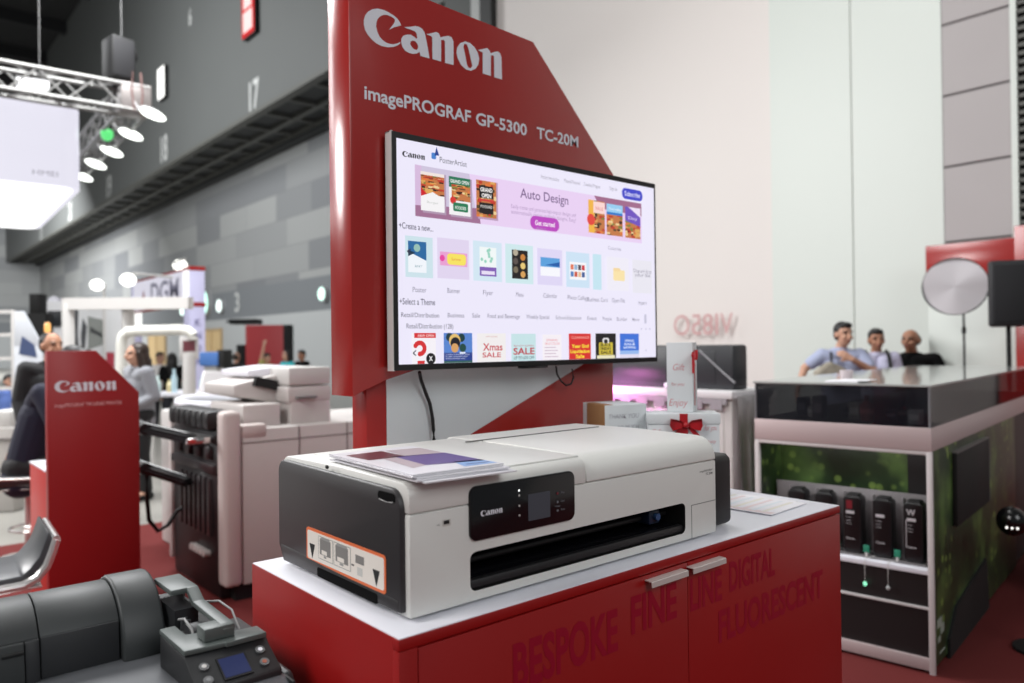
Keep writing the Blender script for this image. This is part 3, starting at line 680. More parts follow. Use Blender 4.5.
x0, x1, z0, z1, w_, h_ = TA[2]; s.rect(x0+w_*.22, x1-w_*.2, z0+h_*.13, z1-h_*.14, (240, 246, 246)); s.rect(x0+w_*.22, x1-w_*.2, z0+h_*.13, z0+h_*.36, (128, 92, 180)); s.rect(x0+w_*.28, x1-w_*.26, z0+h_*.17, z0+h_*.26, (232, 222, 244))
for i in range(8): s.disc(x0+w_*(.28+.44*random.random()), z0+h_*(.5+.3*random.random()), .005, (150, 210, 190))
x0, x1, z0, z1, w_, h_ = TA[3]; s.rect(x0+w_*.23, x1-w_*.2, z0+h_*.12, z1-h_*.14, (30, 26, 26))
for i in range(6): s.disc(x0+w_*(.36 if i % 2 else .62), z0+h_*(.24+.11*i), w_*.09, [(214, 160, 90), (120, 110, 90), (230, 200, 120), (90, 80, 76), (200, 130, 60), (180, 170, 150)][i])
x0, x1, z0, z1, w_, h_ = TA[4]; s.rect(x0+w_*.12, x1-w_*.1, z0+h_*.25, z1-h_*.24, (246, 246, 252)); s.rect(x0+w_*.12, x1-w_*.1, z0+h_*.5, z1-h_*.24, (90, 160, 220)); s.poly([(x0+w_*.3, z0+h_*.55), (x1-w_*.1, z0+h_*.52), (x1-w_*.1, z0+h_*.66)], (28, 92, 168))
x0, x1, z0, z1, w_, h_ = TA[5]; s.rect(x0+w_*.14, x1-w_*.14, z0+h_*.22, z1-h_*.28, (246, 246, 250))
for i, c in enumerate(((90, 130, 190), (206, 90, 70), (230, 190, 150), (60, 90, 150), (226, 120, 90), (150, 180, 210), (80, 70, 80), (206, 60, 70))): s.rect(x0+w_*(.18+.16*(i % 4)), x0+w_*(.31+.16*(i % 4)), z0+h_*(.3+.2*(i//4)), z0+h_*(.45+.2*(i//4)), c)
x0, x1, z0, z1, w_, h_ = TA[7]; s.rr(x0+w_*.28, x1-w_*.2, z0+h_*.3, z0+h_*.62, .005, (248, 226, 170)); s.rr(x0+w_*.28, x1-w_*.4, z0+h_*.58, z0+h_*.68, .004, (244, 216, 160))
x0, x1, z0, z1, w_, h_ = TA[8]; s.text2('Drag and drop', x0+w_*.06, x1-w_*.04, z0+h_*.62, .013, (140, 136, 156)); s.text2('your file', x0+w_*.12, x1-w_*.1, z0+h_*.5, .013, (140, 136, 156))
s.T('+Select a Theme', (398.3, 304.3), 434, .017, (80, 76, 100), .006)
for t, a, bx, c in (('Retail/Distribution', (400, 317), 438, (110, 106, 126)), ('Business', (446.5, 317.3), 463, (130, 126, 146)), ('Sale', (471, 317.6), 478.8, (130, 126, 146)), ('Food and Beverage', (486.3, 318), 518.5, (130, 126, 146)), ('Weekly Special', (525, 318.6), 548, (140, 136, 156)),
                     ('School Education', (554.5, 319.4), 580, (146, 142, 160)), ('Event', (586, 320), 595.5, (150, 146, 166)), ('People', (601.5, 320.4), 610.5, (150, 146, 166)), ('Builder', (615.5, 320.8), 626, (150, 146, 166)), ('More', (631, 321.2), 638, (156, 152, 170))): s.T(t, a, bx, .0125, c, .004)
s.T('Retail/Distribution (128)', (405.3, 328.4), 452, .0135, (110, 106, 126), .004)
for px in (640, 644.5, 648.5): x, z = s.P(px, 329); s.disc(x, z, .003, (180, 176, 196))
x, z = s.P(644, 319); s.rect(x-.006, x+.006, z-.016, z+.016, (196, 194, 214))
zb = TZ0+.017
def card(a, bx, c):
    x0, z1 = s.P(*a); x1, _ = s.P(bx, a[1]); s.rect(x0, x1, zb, z1, c); return x0, x1, zb, z1, x1-x0, z1-zb
x0, x1, z0, z1, w_, h_ = card((410.5, 333), 434.5, (244, 240, 246)); s.rect(x0+w_*.1, x1, z1-h_*.16, z1, (214, 44, 48)); s.text2('NEW OPEN', x0+w_*.25, x1-w_*.08, z1-h_*.12, h_*.07, (250, 230, 230), .01)
for i in range(14):
    a = R(150-20*i); 
    if i < 13: s.disc(x0+w_*.32+w_*.2*math.cos(a), z0+h_*.5+h_*.18*math.sin(a), w_*.085, (212, 44, 48))
s.rect(x0+w_*.22, x0+w_*.52, z0, z0+h_*.10, (212, 44, 48)); s.disc(x1-w_*.22, z0+h_*.16, w_*.2, (18, 16, 20)); s.text2('X', x1-w_*.3, x1-w_*.14, z0+h_*.09, h_*.15, (250, 250, 252), .03); s.text2('<', x0+.003, x0+.013, z0+h_*.22, .022, (60, 60, 80), .02)
x0, x1, z0, z1, w_, h_ = card((442.3, 333), 470.8, (88, 132, 206))
for u, v, r_, c in ((.2, .86, .12, (26, 56, 66)), (.62, .84, .12, (24, 60, 62)), (.38, .74, .2, (228, 190, 110)), (.4, .66, .17, (26, 24, 34)), (.38, .5, .13, (214, 160, 100)), (.66, .5, .12, (30, 72, 66))): s.disc(x0+w_*u, z0+h_*v, w_*r_, c)
s.rect(x0, x1, z0, z0+h_*.34, (38, 62, 140)); s.rect(x0, x1, z0, z0+h_*.07, (52, 96, 90)); s.rect(x0+w_*.55, x0+w_*.75, z0+h_*.3, z0+h_*.36, (226, 232, 244))
for i in range(3): s.text2('SUPER SUMMER SALE', x0+w_*.06, x1-w_*(.1+.08*i), z0+h_*(.26-.07*i), h_*.045, (206, 214, 240))
x0, x1, z0, z1, w_, h_ = card((475.6, 333.4), 504.3, (240, 236, 236)); s.text2('Xmas', x0+w_*.2, x1-w_*.12, z0+h_*.40, h_*.25, (196, 40, 58), .014); s.text2('SALE', x0+w_*.18, x1-w_*.18, z0+h_*.16, h_*.17, (196, 40, 58), .014); s.text2('HAPPY HOLIDAYS', x0+w_*.3, x1-w_*.3, z1-h_*.14, h_*.05, (206, 140, 140))
x0, x1, z0, z1, w_, h_ = card((509.8, 333.8), 534.3, (198, 226, 230)); s.text2('SALE', x0+w_*.08, x1-w_*.06, z0+h_*.24, h_*.24, (186, 36, 56), .02); s.text2('RED HOT SUMMER', x0+w_*.1, x1-w_*.08, z0+h_*.53, h_*.06, (186, 70, 86)); s.text2('UP TO 50% OFF', x0+w_*.1, x1-w_*.08, z0+h_*.06, h_*.11, (60, 110, 116), .01)
x0, x1, z0, z1, w_, h_ = card((541, 334.6), 560, (244, 238, 244)); s.text2('SPRING', x0+w_*.2, x1-w_*.2, z1-h_*.26, h_*.09, (226, 130, 140)); s.text2('SELECTION', x0+w_*.12, x1-w_*.12, z1-h_*.4, h_*.09, (226, 130, 140))
for i in range(4): s.rect(x0+w_*.1, x1-w_*(.2+.1*(i % 2)), z0+h_*(.12+.12*i), z0+h_*(.15+.12*i), (200, 176, 196))
x0, x1, z0, z1, w_, h_ = card((567.3, 333.6), 589.2, (214, 40, 38)); s.text2('CLEARANCE', x0+w_*.1, x1-w_*.08, z1-h_*.2, h_*.1, (246, 170, 160), .01); s.text2('Year End', x0+w_*.12, x1-w_*.1, z0+h_*.45, h_*.13, (250, 226, 60), .03); s.text2('Liquidation', x0+w_*.06, x1-w_*.06, z0+h_*.25, h_*.13, (250, 226, 60), .03); s.text2('Sale', x0+w_*.3, x1-w_*.3, z0+h_*.05, h_*.13, (250, 226, 60), .03)
x0, x1, z0, z1, w_, h_ = card((594, 333.4), 614.3, (20, 18, 22)); s.rr(x0+w_*.16, x1-w_*.16, z0+h_*.14, z0+h_*.64, .004, (206, 186, 60)); s.rr(x0+w_*.34, x1-w_*.34, z0+h_*.6, z0+h_*.82, .008, (226, 224, 226)); s.rr(x0+w_*.41, x1-w_*.41, z0+h_*.6, z0+h_*.76, .005, (20, 18, 22)); s.rect(x0+w_*.06, x1-w_*.06, z0, z0+h_*.13, (232, 226, 190))
for i, t in enumerate(('BLACK', 'FRIDAY', 'SALE')): s.text2(t, x0+w_*.24, x1-w_*.24, z0+h_*(.49-.15*i), h_*.11, (30, 26, 20), .03)
x0, x1, z0, z1, w_, h_ = card((618.3, 333.6), 637.3, (58, 112, 214)); s.rect(x0, x1, z0, z0+h_*.3, (150, 184, 236)); s.rect(x0, x1, z0, z0+h_*.15, (224, 220, 240)); 
for i, t in enumerate(('SPRING', 'SALE', 'SHOPPING')): s.text2(t, x0+w_*(.26-.04*i), x1-w_*(.26-.04*i), z0+h_*(.66-.14*i), h_*.09, (226, 236, 255), .02)
x, z = s.P(644.5, 352.5); s.text2('^', x-.005, x+.005, z, .01, (150, 146, 166))
s.q.build('screen', s.m, hs, smooth=0)
# leads below the television
q = M(); a = at(419.5, 372, 'y', 1.80); pts = [(a.x, 1.80, a.z)]
for px, py, yy in ((421, 380, 1.815), (425, 391, 1.828), (430, 404, 1.832), (432.5, 418, 1.832), (433.5, 430, 1.832), (434, 440, 1.832), (434.2, 470, 1.80)): v = at(px, py, 'y', yy); pts.append((v.x, v.y, v.z))
single(q.tube(pts, .0052), 'power_cable', CABLE, 'black cable hanging from the television down behind the printer', 'cable')
q = M(); pts = []
for px, py in ((556, 366), (557, 374), (561, 381), (566, 385.5), (571, 384), (573.5, 378), (572, 369)): v = at(px, py, 'y', 1.815); pts.append((v.x, v.y, v.z))
single(q.tube(pts, .003), 'signal_cable', CABLE, 'short black cable loop under the middle of the television', 'cable')
# ------------------------------------------------------------------ gift boxes behind the printer
REDRIB = mat('ribbon_red', (176, 24, 34), .4)
SCRAWL = mat('pen_red', (206, 120, 128), .7)
SCRAWL2 = mat('pen_grey', (164, 160, 170), .7)
BOXW = mat('box_white', (216, 220, 222), .6)
KRAFT = mat('kraft', (150, 110, 70), .75, noise=.06, nscale=20)
def bow(mb, c, sz, fn):
    """two loops, a knot and two tails on the plane given by fn(u, v, out)"""
    for sgn in (-1, 1):
        pts = [(0, 0), (.35, .30), (.95, .42), (1.0, -.02), (.85, -.34), (.35, -.20)]
        rows = []
        for t, dpt in ((-.0, .0), (.0, .30)):
            rows.append([fn(c[0]+sgn*sz*u, c[1]+sz*v, sz*(.08+dpt*(u**.5))) for u, v in pts+[pts[0]]])
        mb.grid(rows)
        mb.face([fn(c[0]+sgn*sz*u, c[1]+sz*v, sz*.16*(u+.3)) for u, v in pts])
        mb.face([fn(c[0]+sgn*sz*u, c[1]+sz*v, sz*.07) for u, v in ((0, 0), (.25, -.35), (.75, -.95), (.95, -.75), (.35, -.1))])
    a = fn(c[0], c[1], sz*.14); mb.ell(a, (sz*.2, sz*.14, sz*.18))
def scrawl(mb, words, fn, mi):
    for t, x, z, h, wd in words: put_text(mb, t, fn, x, z, h, wd, mi=mi)
# brown and white box with a written note
nw, nd = .146, .152
nz = at(606, 405, 'd', 2.352).z-CZ
g = thing('note_box', 'brown and white cardboard box with handwritten thank you note', 'box', (1.833, 1.632, CZ), R(-20))
q = M(); q.box(-nw/2, nw/2, -nd/2, nd/2, .0005, nz, bev=.002); q.build('carton', BOXW, g, local=True)
q = M(); q.box(-nw/2-.0012, -nw/2+.03, -nd/2+.001, nd/2-.03, .01, nz+.0008, bev=.001); q.build('kraft_wrap', KRAFT, g, local=True)
for t_, x, z, h, w_ in (('THANK YOU', -.060, nz-.042, .018, .105), ('SO MUCH', -.030, nz-.075, .015, .075)):
    q = M(); (vs, fs), tw = text(t_, -.012, .1); q.flat((vs, fs), lambda a, b: (x+a*w_/tw, -nd/2-.0008, z+b*h*.8)); q.build('note', SCRAWL2, g, local=True)
# low gift box with bow
gw, gd = .212, .115
gc = at(681.5, 420, 'd', 2.375)
gz = at(679, 412.5, 'd', 2.36).z
g = thing('gift_box', 'low white gift box with red bow under the tall gift box', 'gift box', (gc.x, gc.y, CZ), R(-47))
hz_ = gz-CZ
q = M(); q.box(-gw/2, gw/2, -gd/2, gd/2, .0005, hz_-.028, bev=.002); q.build('carton', BOXW, g, local=True)
q = M(); q.box(-gw/2-.003, gw/2+.003, -gd/2-.003, gd/2+.003, hz_-.032, hz_, bev=.002); q.build('lid', BOXW, g, local=True)
q = M(); q.box(-.012, .012, -gd/2-.0042, -gd/2, .001, hz_); bow(q, (.006, hz_-.034), .048, lambda u, v, o: (u, -gd/2-.004-o, v)); q.build('ribbon_bow', REDRIB, g, local=True)
for t_, x, z, h, w_ in (('Gift', -.098, hz_-.064, .026, .034), ('for you', .062, hz_-.050, .024, .036), ('Enjoy', .060, hz_-.088, .016, .036)):
    q = M(); (vs, fs), tw = text(t_, -.012, .3); q.flat((vs, fs), lambda a, b: (x+a*w_/tw, -gd/2-.0036, z+b*h*.7)); q.build('handwriting', SCRAWL, g, local=True)
# tall gift box on top
tc = at(682.5, 417, 'd', 2.405)
th = at(682, 342.5, 'd', 2.40).z-gz
g = thing('tall_gift_box', 'tall narrow white gift box with red bow standing on the low gift box', 'gift box', (tc.x, tc.y, gz), R(-64))
q = M(); q.box(-.040, .040, -.038, .038, 0.0005, th, bev=.0015); q.build('carton', BOXW, g, local=True)
for t_, x, z, h, w_ in (('Gift', -.020, th*.60, .034, .036), ('for you', -.026, th*.38, .018, .040), ('Enjoy', -.034, th*.09, .036, .058)):
    q = M(); (vs, fs), tw = text(t_, -.012, .3); q.flat((vs, fs), lambda a, b: (x+a*w_/tw, -.0386, z+b*h*.62)); q.build('handwriting', SCRAWL, g, local=True)
q = M(); q.box(.0398, .0408, -.012, .0, .02, th-.02); bow(q, (-.030, th-.040), .040, lambda u, v, o: (.041+o*.6-(u+.030)*.35, u-.012, v)); q.box(.0398, .046, -.046, -.032, th-.095, th-.03); q.build('ribbon_bow', REDRIB, g, local=True)

# ------------------------------------------------------------------ white machine behind, lit pink
g = thing('flatbed_machine', 'white printing machine with dark hood and pink light behind the gift boxes', 'machine', (4.6, 3.3, 0))
mx, my = 4.18, 2.74
q = M(); q.box(mx, 4.62, my, 4.1, .08, 1.22, bev=.01, mi=0); q.box(mx+.03, 4.59, my+.03, 4.07, .0, .08, mi=1); q.build('body', [LGREY, MATB], g)
q = M(); q.box(mx-.03, 4.63, my-.02, 4.1, 1.2, 1.25, bev=.006, mi=0); q.box(mx-.032, mx-.02, my+.02, 4.05, 1.165, 1.2, mi=1)
for k in range(9): q.box(mx-.034, mx-.03, my+.05+k*.15, my+.14+k*.15, 1.13, 1.2, mi=1)
q.build('table', [mat('white_steel', (226, 224, 226), .4), mat('slot_grey', (150, 146, 150), .5)], g)
q = M(); hz = at(690, 345, 'x', mx+.08).z; q.box(mx+.05, mx+.22, my+.02, 4.0, 1.25, hz, bev=.02); q.box(mx+.045, mx+.06, my+.15, 3.9, 1.28, hz-.04, bev=.01); q.build('hood', mat('hood_grey', (52, 54, 58), .4), g)
q = M(); q.tube([at(699, 350, 'x', mx+.044), at(716, 366, 'x', mx+.044), at(735, 383, 'x', mx+.044)], .006, seg=6); q.build('lead', mat('lead_grey', (150, 150, 154), .6), g)
q = M(); q.box(mx-.04, mx+.05, my+.42, my+.50, 1.25, 1.29, bev=.008); q.build('knob_block', WHITE, g)
q = M(); q.box(mx-.02, mx+.0, 3.45, 4.0, .9, 1.1, bev=.004, mi=0); q.build('lit_window', glow((255, 150, 240), 1.6), g)
q = M(); q.box(mx-.004, mx+.01, my+.06, 3.4, .25, 1.12, bev=.004); q.build('door', LGREY, g)
q = M()
rows = []
for i in range(9):
    z = 1.22-i*.11; rows.append([(mx-.01+.30*k/8, my-.045-.018*math.sin(k*2.1+i*.3)-.01*i/8, z) for k in range(9)])
q.grid(rows); 
o = single(q, 'plastic_sheet', mat('plastic_film', (172, 170, 172), .25, noise=.1, nscale=9), 'grey plastic sheet hanging over the end of the white machine', 'plastic sheet')
q = M(); q.box(mx-.02, mx+.55, my-.29, my-.10, .006, .44, bev=.02, mi=0); q.box(mx-.03, mx+.56, my-.30, my-.09, .40, .46, bev=.01, mi=0)
single(q, 'dark_crate', mat('crate_dark', (62, 62, 66), .6), 'dark grey crate on the floor beside the white machine', 'crate')
tb = bpy.data.lights.new('pink_lamp', 'AREA'); tb.energy = 9; tb.color = (1, .25, .8); tb.size = .3
lo_ = bpy.data.objects.new('pink_lamp', tb); COL.objects.link(lo_); lo_.location = (mx-.25, 3.75, 1.3); lo_.rotation_euler = (0, R(-20), 0)
# glass letters above, seen from behind
q = M(); p0 = at(674, 336, 'x', 9.4); p1 = at(733, 334, 'x', 9.4); hh = (at(700, 315, 'x', 9.4).z-at(700, 336, 'x', 9.4).z)
Lw = p0.y-p1.y
for i, (ch, wd) in enumerate((('V', .20), ('I', .04), ('8', .17), ('5', .16), ('O', .28))):
    pos = [0.0, .24, .32, .52, .72][i]
    put_text(q, ch, lambda a, b: (9.4, p1.y+a, p1.z+b), pos*Lw, 0, hh, wd*Lw)
q.bm.transform(Matrix.Translation((0, 0, 0)))
b = M(); me_ = as_mesh(q); b.mesh(me_)
o = b.build('wall_lettering', mat('lettering_rose', (196, 150, 150), .6), None); tag(o, 'reversed rose coloured lettering on the white wall above the white machine', 'sign')

# ------------------------------------------------------------------ glass topped display counter with leaf print
def leaf_mat():
    m = bpy.data.materials.new('leaf_print'); m.use_nodes = True
    n = m.node_tree.nodes; L = m.node_tree.links; b = n['Principled BSDF']; b.inputs['Roughness'].default_value = .35
    tc = n.new('ShaderNodeTexCoord')
    no = n.new('ShaderNodeTexNoise'); no.inputs['Scale'].default_value = 3.2; no.inputs['Detail'].default_value = 3; L.new(tc.outputs['Object'], no.inputs['Vector'])
    cr = n.new('ShaderNodeValToRGB'); e = cr.color_ramp.elements
    e[0].position = .34; e[0].color = (*srgb((26, 40, 22)), 1); e[1].position = .66; e[1].color = (*srgb((92, 120, 64)), 1)
    k = e.new(.5); k.color = (*srgb((44, 64, 38)), 1)
    L.new(no.outputs['Fac'], cr.inputs[0])
    vo = n.new('ShaderNodeTexVoronoi'); vo.inputs['Scale'].default_value = 13; vo.inputs['Randomness'].default_value = 1; L.new(tc.outputs['Object'], vo.inputs['Vector'])
    dr = n.new('ShaderNodeValToRGB'); d = dr.color_ramp.elements
    d[0].position = .18; d[0].color = (1, 1, 1, 1); d[1].position = .30; d[1].color = (0, 0, 0, 1)
    L.new(vo.outputs['Distance'], dr.inputs[0])
    n2 = n.new('ShaderNodeTexNoise'); n2.inputs['Scale'].default_value = 2.4; L.new(tc.outputs['Object'], n2.inputs['Vector'])
    r2 = n.new('ShaderNodeValToRGB'); r2.color_ramp.elements[0].position = .46; r2.color_ramp.elements[1].position = .62; L.new(n2.outputs['Fac'], r2.inputs[0])
    mu = n.new('ShaderNodeMath'); mu.operation = 'MULTIPLY'; L.new(dr.outputs[0], mu.inputs[0]); L.new(r2.outputs[0], mu.inputs[1])
    mx_ = n.new('ShaderNodeMix'); mx_.data_type = 'RGBA'; L.new(mu.outputs[0], mx_.inputs[0]); L.new(cr.outputs[0], mx_.inputs[6]); mx_.inputs[7].default_value = (*srgb((142, 170, 84)), 1)
    L.new(mx_.outputs[2], b.inputs['Base Color'])
    return m
LEAF = leaf_mat()
RAIL = mat('champagne_rail', (190, 172, 172), .4, metal=.1)
POST = mat('post_pale', (206, 200, 200), .4)
NEARB = mat('shelf_black', (20, 17, 18), .5)
SMOKE = mat('smoked_glass', (30, 31, 38), .04, spec=.5, alpha=.55)
TOPG = mat('glass_top', (168, 170, 168), .07, spec=.6, alpha=.92)  # pale base colour stands in for the wall mirrored in the glass
RZ = R(7.5)
vt = thing('vitrine_counter', 'long display counter with smoked glass top and green leaf graphics', 'display counter', (3.779, 1.428, 0), RZ)
VW, VL = .83, 3.1
def vb(name, mats, f, parent=None, smooth=35):
    q = M(); f(q); q.bm.transform(WM[vt.name]); return q.build(name, mats, parent or vt, smooth)
vb('rail', RAIL, lambda q: (q.box(-.012, VL, -.012, VW+.012, 1.036, 1.147, bev=.004)))
def gl(q):
    q.box(-.008, .0, -.004, VW+.004, 1.147, 1.335); q.box(-.008, VL, -.008, 0, 1.147, 1.335); q.box(-.008, VL, VW, VW+.008, 1.147, 1.335); q.box(VL-.008, VL, 0, VW, 1.147, 1.335)
cs = vb('glass_sides', SMOKE, gl, smooth=0)
vb('glass_top', TOPG, lambda q: q.box(-.015, VL+.01, -.015, VW+.015, 1.335, 1.346, bev=.002), smooth=0)
vb('corner_bead', mat('bead', (120, 120, 124), .3), lambda q: (q.cyl((-.004, -.004, 1.14), (-.004, -.004, 1.336), .006, seg=10), q.cyl((-.004, VW+.004, 1.14), (-.004, VW+.004, 1.336), .006, seg=10)))
vb('case_floor', mat('case_floor', (40, 40, 46), .5), lambda q: q.box(.01, VL-.02, .01, VW-.01, 1.146, 1.152))
# open shelf bay at the end
vb('post', POST, lambda q: q.box(-.012, .012, -.012, .012, 0, 1.036, bev=.003))
vb('post', POST, lambda q: q.box(-.012, .012, VW-.012, VW+.012, 0, 1.036, bev=.003))
vb('head_bar', POST, lambda q: q.box(-.010, .012, 0, VW, 1.020, 1.036, bev=.002))
def backing(q):
    q.box(.30, .32, .0, VW, .06, 1.03, mi=0)
vb('back_graphic', LEAF, backing)
vb('back_cover', NEARB, lambda q: q.box(.292, .30, .0, .17, .60, 1.03))
vb('kick_cover', NEARB, lambda q: q.box(.012, .022, .0, VW, .06, .302)); vb('kick_cover', NEARB, lambda q: q.box(.012, .022, .013, .42, .311, .463)); vb('low_graphic', LEAF, lambda q: q.box(.012, .022, .42, VW-.013, .311, .463))
vb('shelf', WHITE, lambda q: q.box(-.004, .30, .012, VW-.012, .462, .486, bev=.002))
vb('shelf', POST, lambda q: q.box(-.004, .30, .012, VW-.012, .300, .310, bev=.001))
vb('plinth', RAIL, lambda q: q.box(-.008, .30, .0, VW, .02, .075, bev=.003))
vb('side_graphic', LEAF, lambda q: (q.box(.02, 2.2, -.006, .006, .03, 1.036)))
vb('side_graphic', LEAF, lambda q: (q.box(.012, VL-.3, VW-.01, VW+.004, .03, 1.036)))
vb('side_cover', MATB, lambda q: (q.box(.40, 1.20, -.030, -.006, .62, .985, bev=.003)))
vb('cover_edge', mat('edge_grey', (110, 108, 108), .4), lambda q: (q.box(.40, 1.205, -.032, -.004, .985, .992), q.box(1.20, 1.207, -.032, -.004, .62, .992)))
vb('carcass', NEARB, lambda q: q.box(1.02, VL, .006, VW-.02, .03, 1.036))
vb('side_skirt', MATB, lambda q: q.prism([(.25, .0), (.25, .10), (.42, .22), (1.15, .30), (1.2, .0)], 'y', -.02, -.004))
vb('logo_mark', mat('logo_dim', (150, 160, 150), .5), lambda q: (q.box(.06, .15, -.008, -.0065, .20, .24), q.box(.12, .19, -.008, -.0065, .16, .20), q.box(.07, .12, -.008, -.0065, .13, .155), q.box(.10, .20, -.008, -.0065, .07, .08)))
sl_ = bpy.data.lights.new('shelf_strip_light', 'AREA'); sl_.energy = .8; sl_.shape = 'RECTANGLE'; sl_.size = .04; sl_.size_y = .7  # added lamp, itself unseen, brightens the shaded leaf graphic
slo = bpy.data.objects.new('shelf_strip_light', sl_); COL.objects.link(slo); slo.location = WM[vt.name] @ Vector((.05, VW/2, 1.01)); slo.rotation_euler = (0, R(-25), RZ)
# cartridge holder and five black ink bottles
VT = WM[vt.name]
hold = thing('bottle_holder', 'grey backed holder behind the black ink bottles on the counter shelf', 'holder', VT @ Vector((.2, .4, .486)), RZ)
q = M(); q.box(.17, .185, .03, VW-.03, .486, .80, bev=.004); q.box(.04, .185, .03, VW-.03, .4862, .496, bev=.003)
for k in range(6): q.box(.135, .185, .015+.14*k-.004, .015+.14*k+.004, .4965, .78, bev=.002)
q.bm.transform(VT); q.build('holder_back', mat('holder_grey', (128, 124, 126), .45), hold)
INKB = mat('ink_bottle_black', (18, 17, 19), .35)
labs = ['black ink bottle with white letter W, nearest the counter corner post', 'black ink bottle second from the counter corner post, plain white label', 'black ink bottle third from the counter corner post with a red flash', 'fourth black ink bottle from the post, mostly behind the red cabinet', 'fifth black ink bottle from the post, only its cap showing']
for k in range(5):
    y = .085+.140*k
    t = thing('ink_bottle', labs[k], 'ink bottle', VT @ Vector((.075, y, .4965)), RZ, 'ink bottles on the counter shelf')
    q = M(); q.prism(rrect(-.044, .044, 0.0, .285, .02), 'x', -.03, .05, bev=.008, seg=3); b_ = q.build('bottle', INKB, t, local=True)
    q = M(); q.box(-.02, .04, -.03, .03, .281, .294, bev=.01); q.build('cap', MATB, t, local=True)
    q = M(); fn = lambda a, b: (-.0308, -a, b)
    if k == 0: put_text(q, 'W', fn, -.030, .225, .028, .040, bold=.02)
    q.box(-.0312, -.0300, -.012, .028, .196, .210)
    for z in (.176, .160, .146): q.box(-.0309, -.0300, .002, .028, z, z+.0015)
    put_text(q, 'Canon', fn, -.028, .068, .010, .040, bold=.02)
    if k == 0: q.box(-.0310, -.0300, .030, .033, .07, .20)
    q.build('label', mat('label_white', (196, 194, 198), .5), b_, local=True)
    if k == 2:
        q = M(); q.box(-.0310, -.0300, -.002, .026, .220, .262); q.build('red_flash', mat('label_red', (120, 20, 34), .5), b_, local=True)
    if k < 4:
        t2 = thing('seal_tag', ['green tag beside the ink bottle with the letter W', 'green tag between the second and third ink bottles', 'green tag left of the ink bottle with a red flash', 'green tag by the mostly hidden fourth ink bottle'][k], 'tag', VT @ Vector((.03, y+.068, .4962)), RZ, 'green tags on the counter shelf')
        q = M(); q.box(-.004, .004, -.014, .014, .018, .055, bev=.003); q.build('tab', mat('tag_green', (38, 132, 104), .5), t2, local=True)
        q = M(); q.cyl((0, 0, 0), (0, 0, .02), .006, seg=10); q.build('stem', LGREY, t2, local=True)
for k, (y, gl_, lab) in enumerate(((.29, glow((150, 255, 205), 1.2), 'small green glowing ball hanging on a string under the shelf'), (.185, mat('ball_grey', (176, 178, 178), .4), 'small grey ball hanging on a string under the shelf'))):
    t = thing('hanging_ball', lab, 'pendant', VT @ Vector((-.01, y, .36)), RZ)
    q = M(); q.tube([(0.06, -.03, .1365), (.012, -.01, .1362), (.003, 0, .128), (0, 0, .10), (0, 0, .02)], .0016, seg=6); q.build('string', LGREY, t, local=True)
    q = M(); q.ell((0, 0, .012), (.009, .009, .011)); q.build('ball', gl_, t, local=True)
# products inside the glass case
for i in range(9):
    lx, ly = .10+.09*(i % 3)+.02*math.sin(i*3), .08+.075*i
    hgt = [.07, .11, .05, .13, .09, .06, .12, .08, .10][i]
    q = M(); 
    if i % 2: q.lathe([(.0, 0), (.028, 0), (.032, hgt*.2), (.032, hgt*.62), (.012, hgt*.8), (.012, hgt), (0, hgt)], (lx, ly, 1.1522), seg=16, mi=0); q.cyl((lx, ly, 1.1522+hgt*.3), (lx, ly, 1.1522+hgt*.5), .0326, seg=16, mi=1)
    else: q.box(lx-.035, lx+.035, ly-.028, ly+.028, 1.1522, 1.1522+hgt, bev=.006, mi=0); q.box(lx-.0356, lx-.03, ly-.02, ly+.02, 1.1522+hgt*.3, 1.1522+hgt*.7, mi=1)
    q.bm.transform(VT)
    cc = [(190, 190, 196), (60, 50, 48), (110, 116, 130), (150, 60, 58), (200, 196, 190), (40, 44, 54), (96, 90, 96), (210, 208, 204), (70, 74, 86)][i]
    nm = ['sample_carton', 'sample_bottle'][i % 2]
    single(q, nm, [mat('sample_%d' % i, cc, .4), mat('sample_lab_%d' % i, tuple(min(255, v+60) for v in cc), .5)], '%s %s inside the smoked glass case, %s from the corner post' % (['pale', 'brown', 'grey blue', 'red', 'cream', 'navy', 'mauve grey', 'white', 'slate'][i], ['carton', 'bottle'][i % 2], ['first', 'second', 'third', 'fourth', 'fifth', 'sixth', 'seventh', 'eighth', 'ninth'][i]), 'sample', 'samples in the glass case')
q = M(); q.box(.08, .24, .34, .50, 1.3462, 1.352, bev=.001); q.box(.10, .26, .30, .46, 1.3521, 1.356, bev=.001); q.bm.transform(VT)
single(q, 'paper_pile', PAPER, 'few white papers lying on the glass counter top', 'papers')
q = M(); q.lathe([(.0, 0), (.03, 0), (.034, .05), (.03, .052), (.028, .006), (0, .006)], (.35, .48, 1.3465), seg=18); q.bm.transform(VT)
single(q, 'plastic_cup', mat('cup_plastic', (226, 214, 218), .3, alpha=.7), 'clear plastic cup on the glass counter near the papers', 'cup')
